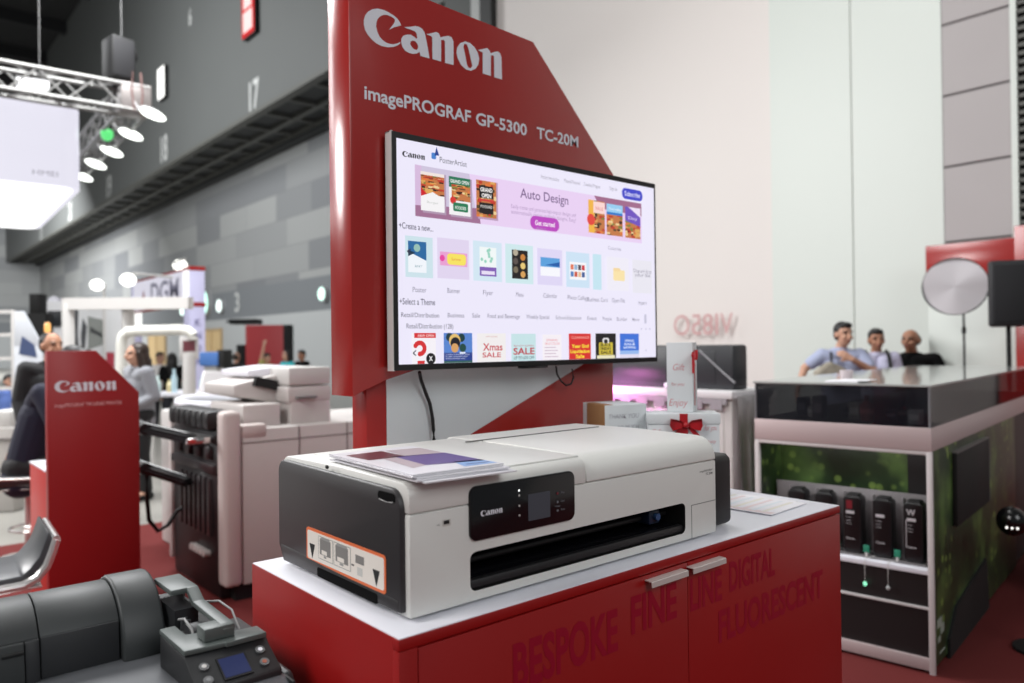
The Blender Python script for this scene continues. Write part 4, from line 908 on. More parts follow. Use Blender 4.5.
# black round lamp and grey slatted rack at the right edge
p = at(1012, 521, 'd', 3.75)
g = thing('round_lamp', 'black round lamp head with three small glints at the right picture edge', 'lamp', (p.x, p.y, 0))
q = M(); q.ell(p, (.068, .068, .072)); hd_ = q.build('lamp_head', mat('lamp_black', (8, 8, 9), .2), g)
q = M(); v = (Vector((0, 0, EYE))-p).normalized(); side = v.cross(Vector((0, 0, 1))).normalized()
for k in (-1, 0, 1): c_ = p+v*.064+side*(k*.022)-Vector((0, 0, .034)); q.ell(c_, (.006, .006, .006), seg=10)
q.build('led', glow((255, 250, 245), 1.6), hd_)  # white glints painted as tiny glowing beads
q = M(); q.tube([p+Vector((.05, -.03, 0)), p+Vector((.12, -.06, -.05)), (p.x+.16, p.y-.08, p.z-.3), (p.x+.16, p.y-.08, .02)], .014); q.lathe([(0, 0), (.13, 0), (.13, .015), (.02, .03), (0, .03)], (p.x+.16, p.y-.08, 0.006)); q.build('stand', MATB, g)
g = thing('slatted_rack', 'dark grey slatted metal rack beyond the counter side at right edge', 'rack', (5.6, 1.1, 0), R(8))
q = M()
for k in range(6): q.box(-.25, .9, -.22, .22, .30+k*.12, .318+k*.12, bev=.004)
q.build('slats', mat('rack_grey', (118, 114, 116), .4, metal=.3), g, local=True)
for x in (-.23, .88):
    for y in (-.2, .2):
        q = M(); q.box(x-.018, x+.018, y-.018, y+.018, 0.006, .96, bev=.003); q.build('upright', mat('rack_dark', (60, 58, 60), .4), g, local=True)

# ------------------------------------------------------------------ people
SKIN = mat('skin_light', (196, 150, 126), .55)
SKIN2 = mat('skin_tan', (166, 118, 92), .55)
HAIRB = mat('hair_black', (20, 18, 18), .5)
HAIRBR = mat('hair_brown', (46, 32, 26), .45)
LIPS = mat('lips', (150, 84, 76), .5)
EYEM = mat('eye_dark', (24, 18, 16), .3)
def caps(mb, a, b, r0, r1):
    a, b = Vector(a), Vector(b); mb.cyl(a, b, r0, r1, seg=14); mb.ell(a, (r0,)*3, seg=12); mb.ell(b, (r1,)*3, seg=12)
BASE = dict(pel=(0, 0, .95), che=(0, 0, 1.25), nek=(0, .01, 1.45), hed=(0, -.015, 1.575),
            sl=(.17, 0, 1.385), el=(.235, .02, 1.10), wl=(.24, -.08, .86), sr=(-.17, 0, 1.385), er=(-.235, .02, 1.10), wr=(-.24, -.08, .86),
            hl=(.09, 0, .93), kl=(.10, -.02, .50), al=(.10, .02, .08), hr=(-.09, 0, .93), kr=(-.10, -.02, .50), ar=(-.10, .02, .08))
def hand(mb, w_, d, up, k=1.0):
    """palm, four bent fingers and a thumb leaving the side of the palm"""
    w_ = Vector(w_); d = Vector(d).normalized(); up = Vector(up); up = (up-d*up.dot(d)).normalized(); s_ = d.cross(up)
    pe = w_+d*.085*k
    for t in (-.028, -.009, .009, .028): caps(mb, w_+d*.012+s_*t*.5, pe+s_*t, .015*k, .012*k)
    for t, ln in ((-.030, .062), (-.010, .072), (.010, .068), (.030, .052)):
        a = pe+s_*t; b = a+d*ln*.5*k-up*.006; c_ = b+d*ln*.42*k-up*.022; caps(mb, a, b, .0088, .0084); caps(mb, b, c_, .0084, .0074)
    a = w_+d*.03-s_*.024; b = a+d*.032-s_*.028-up*.008; c_ = b+d*.030-s_*.006-up*.010; caps(mb, a, b, .0115, .0095); caps(mb, b, c_, .0095, .008)
def person(name, label, loc, rz, J=None, skin=SKIN, hair=HAIRB, top=None, sleeve='short', trous=None, shoes=None, style='short', voxel=.011, turn=0.0, tilt=0.0, female=False, scale=1.0, jacket=None, group=None, hands=None):
    P = {k: Vector(v) for k, v in BASE.items()}
    for k, v in (J or {}).items(): P[k] = Vector(v)
    t = thing(name, label, 'person', loc, rz, group)
    sc = 1.0
    b = M(); H = P['hed']; hr_ = Matrix.Rotation(turn, 3, 'Z') @ Matrix.Rotation(tilt, 3, 'X')
    hp = lambda x, y, z: H+hr_ @ Vector((x, y, z))
    b.ell(hp(0, .005, .025), (.074, .092, .092), rot=hr_); b.ell(hp(0, -.018, -.045), (.056, .066, .066), rot=hr_); b.ell(hp(0, -.035, -.082), (.036, .038, .030), rot=hr_)
    caps(b, hp(0, -.088, .008), hp(0, -.106, -.026), .010, .0135)
    for sx in (-1, 1):
        b.ell(hp(sx*.077, .012, -.008), (.012, .020, .032), rot=hr_); b.ell(hp(sx*.030, -.080, .028), (.026, .014, .010), rot=hr_); b.ell(hp(sx*.036, -.066, -.030), (.024, .020, .022), rot=hr_)
    b.ell(hp(0, -.088, -.056), (.024, .012, .009), rot=hr_)
    caps(b, P['nek']-Vector((0, 0, .04)), H+Vector((0, .012, -.06)), .056 if not female else .046, .050 if not female else .043)
    wch = .070 if not female else .055
    for sx in (-1, 1):
        caps(b, P['pel']+Vector((sx*.06, 0, 0)), P['che']+Vector((sx*wch, 0, 0)), .105, .112 if not female else .10); caps(b, P['che']+Vector((sx*wch, 0, .0)), P['nek']+Vector((sx*.06, 0, -.07)), .11 if not female else .095, .06)
    dsl = {'l': 1, 'r': -1}
    for s_ in 'lr':
        caps(b, P['s'+s_], P['e'+s_], .050, .042); caps(b, P['e'+s_], P['w'+s_], .040, .027)
        caps(b, P['che']+Vector((dsl[s_]*.07, 0, .08)), P['s'+s_], .085, .056)
        hd_dir, hup = (hands or {}).get(s_, ((P['w'+s_]-P['e'+s_])+Vector((0, -.03, 0)), (dsl[s_], -.2, 0)))
        hand(b, P['w'+s_], hd_dir, hup)
        caps(b, P['h'+s_], P['k'+s_], .082, .056); caps(b, P['k'+s_], P['a'+s_], .054, .036)
        caps(b, P['a'+s_], P['a'+s_]+Vector((dsl[s_]*.02, -.15, -.045)), .036, .026); caps(b, P['a'+s_], P['a'+s_]+Vector((0, .035, -.04)), .034, .03)
    bq = fused(b, voxel, 2)
    # colour the eyes, brows and lips on the one skin
    ptsE = [hp(sx*.031, -.082, .012) for sx in (-1, 1)]; ptsB = [hp(sx*.033, -.082, .034) for sx in (-1, 1)]; mo = hp(0, -.094, -.056)
    inv = hr_.transposed()
    for f in bq.bm.faces:
        c_ = inv @ (f.calc_center_median()-H)
        if c_.y < -.05:
            if abs(abs(c_.x)-.031) < .013 and abs(c_.z-.011) < .0065: f.material_index = 1
            elif abs(abs(c_.x)-.033) < .019 and abs(c_.z-.033) < .0055: f.material_index = 2
            elif abs(c_.x) < .022 and abs(c_.z+.057) < .007 and c_.y < -.07: f.material_index = 3
    bd = bq.build('body', [skin, EYEM, hair, LIPS], t, smooth=180, local=True)
    # hair
    if style:
        h = M()
        if style == 'short':
            h.ell(hp(0, .022, .045), (.083, .088, .088), rot=hr_); h.ell(hp(0, -.045, .088), (.062, .050, .034), rot=hr_); h.ell(hp(0, .045, .0), (.078, .062, .075), rot=hr_)
        elif style == 'balding':
            h.ell(hp(0, .040, .000), (.086, .074, .070), rot=hr_); h.ell(hp(0, .060, .02), (.068, .052, .072), rot=hr_)
        elif style == 'receding':
            h.ell(hp(0, .030, .045), (.082, .080, .078), rot=hr_); h.ell(hp(0, .045, .0), (.080, .060, .070), rot=hr_)
        elif style == 'long':
            h.ell(hp(0, .024, .045), (.088, .092, .090), rot=hr_); h.ell(hp(0, .05, -.04), (.090, .066, .13), rot=hr_)
            caps(h, hp(0, .06, -.08), hp(0, .075, -.30), .080, .062)
            for sx in (-1, 1): caps(h, hp(sx*.070, -.01, .02), hp(sx*.075, .03, -.20), .028, .034)
        fused(h, .010, 3).build('hair', hair, t, smooth=180, local=True)
    if top:
        c_ = M()
        for sx in (-1, 1):
            caps(c_, P['pel']+Vector((sx*.065, 0, -.04 if not jacket else -.10)), P['che']+Vector((sx*wch, 0, 0)), .122, .126 if not female else .112); caps(c_, P['che']+Vector((sx*wch, 0, 0)), P['nek']+Vector((sx*.06, 0, -.075)), .124 if not female else .108, .068)
        for s_ in 'lr':
            caps(c_, P['che']+Vector((dsl[s_]*.07, 0, .08)), P['s'+s_], .096, .068)
            if sleeve == 'short': caps(c_, P['s'+s_], P['s'+s_].lerp(P['e'+s_], .62), .068, .064)
            else: caps(c_, P['s'+s_], P['e'+s_], .068, .058); caps(c_, P['e'+s_], P['e'+s_].lerp(P['w'+s_], .92), .056, .044)
        c_.lathe([(.072, -.035), (.066, .012), (.050, .012), (.050, -.03)], P['nek']+Vector((0, 0, -.015)), seg=16)
        fused(c_, voxel, 2).build('shirt' if not jacket else 'jacket', top, t, smooth=180, local=True)
    if trous:
        c_ = M()
        for s_ in 'lr':
            caps(c_, P['pel']+Vector((dsl[s_]*.06, 0, -.01)), P['h'+s_], .118, .108); caps(c_, P['h'+s_], P['k'+s_], .100, .072); caps(c_, P['k'+s_], P['a'+s_]+Vector((0, 0, .03)), .070, .056)
        fused(c_, .014, 2).build('trousers', trous, t, smooth=180, local=True)
        for s_ in 'lr':
            c_ = M(); a_ = P['a'+s_]; caps(c_, a_+Vector((0, .03, -.035)), a_+Vector((dsl[s_]*.02, -.15, -.045)), .042, .035)
            q_ = fused(c_, .010, 2); q_.build('shoe', shoes or MATB, t, smooth=180, local=True)
    return t
def face_cam(x, y, off=0):      # rotation that turns a figure (front = -Y) towards the camera
    return math.atan2(-y, -x)+math.pi/2+off
def stand(px, ptop, d, h_eff=None):
    """spot on the floor at distance d below pixel px, and how tall the head top is there"""
    v = at(px, ptop, 'd', d); return v
SHB = mat('shirt_blue_grey', (168, 176, 204), .7); SHP = mat('shirt_lilac', (196, 194, 218), .7); POLO = mat('polo_black', (9, 9, 10), .9, spec=.2)
JEANS = mat('trouser_dark', (34, 34, 40), .8)
v = stand(840, 322, 7.9); k = v.z/1.70
t = person('person', 'man in blue grey T-shirt holding a bag strap, behind the glass counter', (v.x, v.y, 0), face_cam(v.x, v.y, .35),
   dict(sl=(.18, -.02, 1.37), el=(.27, -.14, 1.20), wl=(.03, -.23, 1.33), sr=(-.18, .0, 1.37), er=(-.34, .04, 1.24), wr=(-.44, -.04, 1.02), hed=(.02, -.035, 1.575)), top=SHB, trous=JEANS, turn=R(14),
   hands={'l': ((-.75, .12, .45), (0, -1, 0)), 'r': ((-.1, -.05, -.9), (-1, 0, 0))}, voxel=.0085)
t.scale = (k, k, k)
# his shoulder bag and a carried parcel of maps
g = thing('shoulder_bag', 'grey patterned shoulder bag hanging at the hip of the man in blue grey', 'bag', (v.x, v.y, 0), face_cam(v.x, v.y, .35))
q = M(); q.prism([(-.36, 1.10), (-.10, 1.12), (.02, 1.14), (-.04, 1.28), (-.20, 1.36), (-.34, 1.26)], 'y', -.30, -.17, bev=.03, seg=3); q.build('pouch', mat('bag_print', (150, 142, 128), .7, noise=.45, nscale=14), g, local=True)
q = M(); q.tube([(-.28, -.22, 1.30), (-.16, -.175, 1.32), (-.13, -.10, 1.44), (-.10, .06, 1.44), (-.05, .17, 1.30)], .013); q.build('strap', mat('strap_dark', (40, 38, 46), .7), g, local=True)
v = stand(876, 328.5, 8.2); k = v.z/1.70
t = person('person', 'man in pale lilac shirt with a dark backpack strap, between two other men', (v.x, v.y, 0), face_cam(v.x, v.y, .15), dict(), skin=SKIN2, top=SHP, trous=JEANS, turn=R(6), hair=HAIRB, voxel=.0085)
t.scale = (k, k, k)
g = thing('backpack', 'dark backpack worn by the man in the pale lilac shirt', 'backpack', (v.x, v.y, 0), face_cam(v.x, v.y, .15))
q = M(); q.box(-.15, .15, .14, .30, .98, 1.40, bev=.05, seg=3); q.build('sack', MATB, g, local=True)
for sx in (-1, 1):
    q = M(); q.tube([(sx*.10, .16, 1.36), (sx*.105, .05, 1.455), (sx*.105, -.07, 1.43), (sx*.115, -.135, 1.30), (sx*.13, -.115, 1.10), (sx*.15, .12, 1.02)], .019); q.build('strap', MATB, g, local=True)
g.scale = (k, k, k)
v = stand(911, 329, 8.4); k = v.z/1.70
t = person('person', 'balding man in a black polo shirt, rightmost of the men behind the counter', (v.x, v.y, 0), face_cam(v.x, v.y, -.25), dict(sl=(.20, 0, 1.37), sr=(-.20, 0, 1.37), el=(.30, .0, 1.10), wl=(.24, -.16, 1.02), er=(-.29, .02, 1.10), hed=(0, -.03, 1.575)), skin=SKIN2, top=POLO, trous=JEANS, style='balding', turn=R(-8), voxel=.0085, hair=mat('hair_greyish', (60, 52, 46), .6))
t.scale = (k*1.14, k*1.1, k)

# reflector disc and loudspeaker beyond the counter, red stand behind
p = at(955, 286.5, 'd', 7.55)
g = thing('reflector_disc', 'round white photo reflector on a thin black stand against the white wall', 'reflector', (p.x, p.y, 0))
n_ = (Vector((0, 0, EYE))-p).normalized(); rt = Vector((0, 0, 1)).cross(n_).normalized(); u_ = n_.cross(rt)
rad = .285
q = M(); ctr = p
rows = []
for i in range(7):
    r_ = rad*i/6; rows.append([ctr+rt*(r_*math.cos(a*math.pi/16))+u_*(r_*.97*math.sin(a*math.pi/16))+n_*(.012*math.sin(a*math.pi/16*3)*(i/6)) for a in range(33)])
q.grid(rows); q.grid([[p_-n_*.004 for p_ in r_] for r_ in rows]); q.build('fabric', mat('reflector_white', (214, 210, 214), .5), g)
q = M(); q.tube([ctr+rt*(rad*math.cos(a*math.pi/20))+u_*(rad*.97*math.sin(a*math.pi/20)) for a in range(40)], .007, closed=True); q.build('rim', mat('rim_grey', (60, 60, 62), .5), g)
q = M(); sx_ = p+rt*.07-n_*.03; 
q.cyl((sx_.x, sx_.y, .006), (sx_.x, sx_.y, p.z+.05), .011, seg=10); q.cyl((sx_.x, sx_.y, 1.62), (sx_.x, sx_.y, 1.68), .02, seg=10)
for a in (0, 2.1, 4.2): q.tube([(sx_.x, sx_.y, .5), (sx_.x+.38*math.cos(a), sx_.y+.38*math.sin(a), .02)], .009)
q.build('stand', MATB, g)
p = at(1008, 294, 'd', 7.0)
g = thing('loudspeaker', 'black loudspeaker on a pole at the right edge before red boards', 'loudspeaker', (p.x, p.y, 0), face_cam(p.x, p.y, .3))
q = M(); hh = .30
q.prism([(-.18, -.13), (.20, -.13), (.20, -.06), (.13, .15), (-.11, .15), (-.18, -.06)], 'z', p.z-hh, p.z+hh, bev=.025, seg=3); cb = q.build('cabinet', mat('speaker_black', (38, 38, 41), .55), g, local=True)
q = M(); q.box(-.15, .17, -.142, -.128, p.z-hh+.04, p.z+hh-.04, bev=.006); q.build('grille', mat('speaker_grille', (30, 30, 33), .8, noise=.4, nscale=160), cb, local=True)
q = M(); q.cyl((0, 0, .006), (0, 0, p.z-hh), .02, seg=12)
for a in (.5, 2.6, 4.7): q.tube([(0, 0, .7), (.5*math.cos(a), .5*math.sin(a), .02)], .013)
q.build('stand', MATB, g, local=True)
a = at(929, 247, 'x', 9.0); b = at(1016, 233, 'x', 9.0)
zb_ = at(955, 277, 'x', 9.0).z
g = thing('red_fascia', 'red fascia board and red posts against the white wall at right', 'booth fascia', (9.0, (a.y+b.y)/2, 0))
q = M(); q.box(8.9, 9.05, b.y-.9, a.y, zb_, a.z, bev=.005); q.build('board', RED2, g)
c_ = at(1015, 300, 'x', 8.6); c2 = at(1015, 226, 'x', 8.6)
q = M(); q.box(8.6, 8.75, c_.y-.9, c_.y, 0.006, c2.z, bev=.005); q.build('post_board', RED2, g)
q = M(); q.box(8.95, 9.0, b.y-.9, a.y, 0.006, zb_, bev=.004); q.build('infill', GREENW, g)
# ------------------------------------------------------------------ dark roll plotter at the lower left
PG = mat('plotter_charcoal', (48, 51, 52), .5, noise=.06, nscale=60, bump=.05)
PGD = mat('plotter_dark', (36, 37, 40), .5, noise=.06, nscale=60)
PGL = mat('plotter_grey', (88, 90, 94), .45, noise=.04, nscale=80)
PGT = mat('plotter_greenish_grey', (82, 89, 87), .45, noise=.04, nscale=80)
pl = thing('roll_plotter', 'dark grey floor standing roll plotter at the lower left corner', 'plotter', (-.2, 1.55, 0))
XA = -.75
cy, cz, cr = 1.755, .95, .125
def arc(r, a0, a1, n=14): return [(cy+r*math.cos(R(a0+(a1-a0)*k/n)), cz+r*math.sin(R(a0+(a1-a0)*k/n))) for k in range(n+1)]
q = M(); q.prism([(1.36, .70), (1.295, .74), (1.285, .90), (1.305, .945), (1.335, .958), (1.62, .945), (1.86, .945), (1.86, .70)], 'x', XA, .60, bev=.012, seg=3); bdy = q.build('body', PGL, pl)
q = M(); q.box(.601, .6015, 1.3, 1.85, .72, .93); 
q.prism([(1.30, .72), (1.30, .90), (1.345, .955), (1.62, .955), (1.84, .97), (1.84, .72)], 'x', .598, .616, bev=.008, seg=2); q.build('end_cap', PGD, bdy)
for xa, xb, nm in ((XA, .259, 'roll_cover'), (.261, .3955, 'roll_cover')):
    q = M(); q.prism(arc(cr, 20, 145)+[(cy-.1024, .93), (cy+cr, .93)], 'x', xa, xb, bev=.002)
    q.build(nm, PG, pl)
q = M(); q.prism(arc(cr+.007, 15, 185)+[(cy-cr-.006, .915), (cy+cr, .915)], 'x', .397, .476, bev=.006, seg=3); q.build('roll_collar', PG, pl)
q = M(); q.prism([(cy-.100, 1.020), (cy-.108, 1.018), (cy-.126, .935), (cy-.09, .935)], 'x', XA, .235, bev=.002, mi=0); q.prism([(cy-.100, 1.020), (cy-.106, 1.018), (cy-.120, .935), (cy-.09, .935)], 'x', .2365, .2595, bev=.002, mi=1); q.prism([(cy-.100, 1.021), (cy-.1045, 1.0195), (cy-.112, .935), (cy-.09, .935)], 'x', .262, .394, bev=.001, mi=1); q.build('front_flap', [PG, PGD], pl)
q = M(); q.box(.20, .234, cy-.118, cy-.105, 1.000, 1.006, bev=.002); q.build('flap_latch', MATB, pl)
# ink station with Z shaped cover
q = M(); q.box(.470, .600, 1.46, 1.80, .90, .985, bev=.006, mi=0); q.cyl((.484, 1.53, .985), (.512, 1.53, .985), .036, seg=24, mi=1); q.box(.484, .53, 1.60, 1.73, .985, 1.03, mi=1)
for k in range(5): q.cyl((.50, 1.575+k*.02, .985), (.50, 1.575+k*.02, 1.015), .007, seg=10, mi=2)
q.build('ink_station', [MATB, PGD, mat('ink_nozzle', (58, 60, 62), .3)], pl)
q = M()
q.prism([(1.735, 1.065), (1.735, 1.055), (1.622, 1.055), (1.585, 1.036), (1.462, 1.034), (1.462, 1.018), (1.420, 1.018), (1.418, 1.036), (1.428, 1.043), (1.580, 1.047), (1.618, 1.066)], 'x', .513, .536, bev=.002)
q.box(.483, .536, 1.620, 1.735, 1.054, 1.066, bev=.003); q.box(.4805, .536, 1.419, 1.462, 1.0185, 1.0425, bev=.003); q.box(.520, .537, 1.70, 1.736, .98, 1.06, bev=.002)
q.build('ink_cover', PGT, pl)
q = M(); q.tube([(.484, 1.575, 1.02), (.484, 1.54, 1.030), (.484, 1.50, 1.022), (.484, 1.475, 1.0)], .0025, mi=0); q.tube([(.545, 1.62, 1.03), (.565, 1.58, 1.037), (.572, 1.53, 1.03), (.568, 1.48, 1.005)], .0022, mi=0); q.build('wire_guard', mat('guard_grey', (140, 140, 140), .4), pl)
# control wing
q = M(); q.prism([(.441, 1.552), (.441, 1.408), (.512, 1.402), (.512, 1.398), (.588, 1.398), (.588, 1.444), (.545, 1.448), (.545, 1.470), (.47, 1.49), (.47, 1.552)], 'z', 1.008, 1.018, bev=.002); q.build('wing_top', PGT, pl)
q = M()
q.prism([(1.55, 1.007), (1.408, 1.007), (1.398, .998), (1.338, .968), (1.338, .945), (1.55, .945)], 'x', .441, .592, bev=.004, seg=2); wp = q.build('control_wing', mat('wing_grey', (34, 35, 37), .5), pl)
# frame of the slanted face
A0 = Vector((0, 1.397, .9995)); A1 = Vector((0, 1.339, .9705)); dn = (A1-A0); nn = Vector((0, dn.z, -dn.y)).normalized()
if nn.z < 0: nn = -nn
SF = lambda x, t, o=.0012: (x, A0.y+dn.y*t+nn.y*o, A0.z+dn.z*t+nn.z*o)
def slab(mb, x0, x1, t0, t1, o, mi=0): 
    mb.grid([[SF(x0, t0, o), SF(x1, t0, o)], [SF(x0, t1, o), SF(x1, t1, o)]], mi); mb.grid([[SF(x0, t1, o), SF(x1, t1, o)], [SF(x0, t1, -.001), SF(x1, t1, -.001)]], mi); mb.grid([[SF(x0, t0, o), SF(x0, t1, o)], [SF(x0, t0, -.001), SF(x0, t1, -.001)]], mi)
q = M(); slab(q, .489, .541, .12, .92, .0014, 0); slab(q, .492, .538, .18, .86, .0018, 1); q.build('touch_screen', [MATB, mat('screen_navy', (30, 38, 74), .5, spec=.15, emit=.5)], wp)
for x, t_, c_ in ((.466, .28, LGREY), (.464, .76, mat('key_grey', (120, 122, 124), .4)), (.569, .22, WHITE), (.566, .68, mat('key_orange', (160, 84, 62), .4))):
    q = M(); a = Vector(SF(x, t_, 0)); q.cyl(a-nn*.001, a+nn*.0022, .0085, seg=20, mi=0); q.cyl(a, a+nn*.003, .0042, seg=14, mi=1); q.build('key', [mat('key_ring', (92, 94, 96), .4), c_], wp)
q = M(); q.box(.5935, .60, 1.30, 1.345, .93, .955, bev=.003); q.box(.54, .585, 1.282, 1.30, .905, .925, bev=.002); q.build('edge_slot', MATB, pl)
for x in (-.6, .45):
    q = M(); q.box(x-.04, x+.04, 1.50, 1.62, .09, .71, bev=.01); q.box(x-.04, x+.04, 1.30, 1.82, .045, .10, bev=.01)
    for y in (1.33, 1.79): q.cyl((x-.012, y, .036), (x+.012, y, .036), .03, seg=16)
    q.build('leg', PGD, pl)
q = M(); q.box(-.56, .41, 1.54, 1.58, .30, .36, bev=.006); q.build('cross_bar', PGD, pl)

# ------------------------------------------------------------------ bar stool, red demo counter with panel
def make_stool(loc, rz, label):
    t = thing('bar_stool', label, 'stool', loc, rz, 'bar stools')
    prof = [(-.24, .70), (-.225, .66), (-.19, .628), (-.12, .615), (.0, .612), (.09, .615), (.135, .632), (.165, .665), (.185, .712), (.195, .742)]
    q = M(); pts = prof+[(x-(.024 if x > 0 else -.024)*(abs(x) > .13), z+.034) for x, z in prof[::-1]]
    q.prism(pts, 'y', -.18, .18, bev=.010, seg=2); q.build('seat', mat('stool_leather', (60, 62, 66), .38, noise=.05, nscale=60), t, local=True)
    q = M()
    for y in (-.186, .186): q.tube([(x, y, z+.004) for x, z in prof], .015, seg=10)
    for i in (0, -1): q.cyl((prof[i][0], -.19, prof[i][1]+.004), (prof[i][0], .19, prof[i][1]+.004), .014, seg=12)
    q.box(-.19, .15, -.188, .188, .603, .611, bev=.003); q.build('rim', mat('chrome_bright', (232, 230, 228), .2, metal=.7), t, local=True)
    q = M(); q.cyl((0, 0, .03), (0, 0, .605), .026, seg=20); q.lathe([(0, 0), (.21, 0), (.205, .012), (.06, .03), (.03, .05), (0, .05)], (0, 0, .006)); q.build('column', mat('chrome_bright', (232, 230, 228), .2, metal=.7), t, local=True)
    q = M(); q.tube([(.17*math.cos(a*math.pi/10), .17*math.sin(a*math.pi/10)-.05, .26) for a in range(20)], .010, closed=True); q.cyl((0, -.03, .26), (0, .02, .26), .03); q.build('footrest', mat('chrome_bright', (232, 230, 228), .2, metal=.7), t, local=True)
    return t
p = at(50, 540, 'd', 2.92)
make_stool((p.x-.19, p.y+.03, p.z-.735+.0), R(-4), 'chrome rimmed bar stool with dark seat by the red Canon panel')
SD = COL.objects['bar_stool']; SD.location.z = 0; SD.scale = (1, 1, 1.16)
SY = 5.0
g = thing('demo_counter', 'lower red counter with white top and small red Canon panel', 'counter', (1.0, 5.3, 0))
a = at(47, 351, 'y', SY); b = at(139, 392, 'y', SY); c_ = at(96, 351, 'y', SY)
q = M(); q.prism([(a.x, .02), (a.x, a.z), (c_.x, a.z), (b.x, b.z), (b.x, .02)], 'y', SY, SY+.07, bev=.003); sp = q.build('panel', mat('demo_red', (150, 18, 22), .4), g)
fn = facing_front(SY-.001)
l0 = at(54.5, 392.5, 'y', SY); l1 = at(116, 391, 'y', SY)
q = M(); put_logo(q, fn, l0.x, l0.z, l1.x-l0.x); q.build('logo', LOGOW, sp)
l0 = at(54.5, 407.5, 'y', SY); l1 = at(122, 404, 'y', SY)
q = M(); (vs, fs), tw = text('imagePROGRAF TM-SERIES PRINTER', .01); q.flat((vs, fs), lambda u, v: (l0.x+u*(l1.x-l0.x)/tw, SY-.001, l0.z+v*.020)); q.build('lettering', mat('letter_rose', (224, 168, 168), .5), sp)
zt = .86
q = M(); q.box(a.x+.012, b.x-.02, SY+.071, SY+.66, .02, zt-.01, bev=.003); q.build('body', mat('demo_red_bright', (196, 54, 50), .42), g)
q = M(); q.box(a.x+.008, b.x-.016, SY+.071, SY+.665, zt-.01, zt, bev=.002); q.build('top', WHITE, g)

# ------------------------------------------------------------------ production printer
bpx, bpy_, bpd = 1.755, 4.65, 1.0
g = thing('production_printer', 'long off white production printer with open black end and feed arms', 'printer', (2.7, 5.1, 0))
FX = lambda px, py=430: at(px, py, 'y', bpy_).x
FZ = lambda px, py: at(px, py, 'y', bpy_).z
xr = FX(242); zt = FZ(242, 430)
q = M(); q.box(xr, 4.3, bpy_, bpy_+bpd, .10, zt, bev=.012); mb_ = q.build('main_body', BEIGE, g)
q = M()
for px in (299, 347): x = FX(px); q.box(x-.004, x+.004, bpy_-.002, bpy_+.02, .12, zt-.004)
q.box(xr, 4.3, bpy_-.002, bpy_+.02, zt-.085, zt-.079); q.build('door_seams', mat('seam_mid', (120, 114, 112), .6), mb_)
q = M(); q.box(bpx+.02, 4.28, bpy_+.03, bpy_+bpd-.03, .005, .10); q.build('plinth', MATB, g)
q = M(); q.box(FX(223), xr-.004, bpy_-.01, bpy_+.12, .10, FZ(223, 412), bev=.03, seg=3); q.box(xr-.004, xr+.16, bpy_-.005, bpy_+.1, zt-.06, zt+.03, bev=.02); q.build('front_column', mat('column_warm', (206, 194, 190), .5), g)
q = M(); q.box(FX(223)-.01, FX(223)+.06, bpy_+.97, bpy_+1.03, .10, zt+.02, bev=.01); q.build('rear_column', BEIGE, g)
q = M(); q.box(FX(223)+.01, xr+.06, bpy_+.1, bpy_+.97, .02, zt-.02, bev=.004, mi=0)
for k in range(7): q.box(FX(223)-.01, FX(223)+.13, bpy_+.22+k*.09, bpy_+.27+k*.09, .38, .74, bev=.006, mi=1)
for k in range(5): q.cyl((FX(223)-.03, bpy_+.28+k*.06, .27), (FX(223)+.1, bpy_+.28+k*.06, .25), .022, seg=12, mi=2)
q.box(FX(223)-.02, FX(223)+.16, bpy_+.12, bpy_+.95, .78, .84, bev=.01, mi=1); q.box(FX(223)-.02, FX(223)+.16, bpy_+.12, bpy_+.95, .97, 1.02, bev=.01, mi=0)
for k in range(4): q.box(FX(223)-.02, FX(223)+.12, bpy_+.2+k*.19, bpy_+.3+k*.19, .86, .95, bev=.02, mi=1)
q.build('open_end', [mat('mech_black', (20, 19, 21), .45), mat('mech_dark', (44, 38, 40), .35), SATIN], g)
q = M()
for k in range(7): q.box(FX(223)-.05, FX(223)+.12, bpy_+.14+k*.11, bpy_+.235+k*.11, 1.05, 1.17, bev=.025, seg=2)
q.build('belt_cover', mat('mech_black', (20, 19, 21), .45), g)
def arm(p0, p1, r_, tip=None):
    q = M(); q.bar(p0, p1, .10, .045, bev=.015); q.tube([Vector(p0)+Vector((0, .06, .03)), Vector(p1)+Vector((0, .06, .035))], .012); 
    if tip: q.cyl(Vector(p1)-Vector((.0, .06, 0)), Vector(p1)+Vector((0, .06, 0)), .04, seg=14)
    q.build('feed_arm', mat('arm_black', (22, 22, 24), .3), g)
arm(at(218, 446, 'y', 4.9), at(143, 429, 'y', 5.35), .03, 1); arm(at(190, 483, 'y', 5.1), at(143, 468, 'y', 5.4), .03, 1)
q = M(); a = at(195, 441, 'y', 4.8); q.box(a.x-.05, a.x+.09, 4.78, 4.84, a.z-.02, a.z+.02, bev=.01); q.build('chrome_clamp', CHROME, g)
q = M(); pts = [at(px, py, 'y', 5.35) for px, py in ((147, 473), (147, 498), (149, 520), (158, 531), (168, 525), (176, 512), (182, 508))]; q.tube(pts, .014); q.build('hose', CABLE, g)
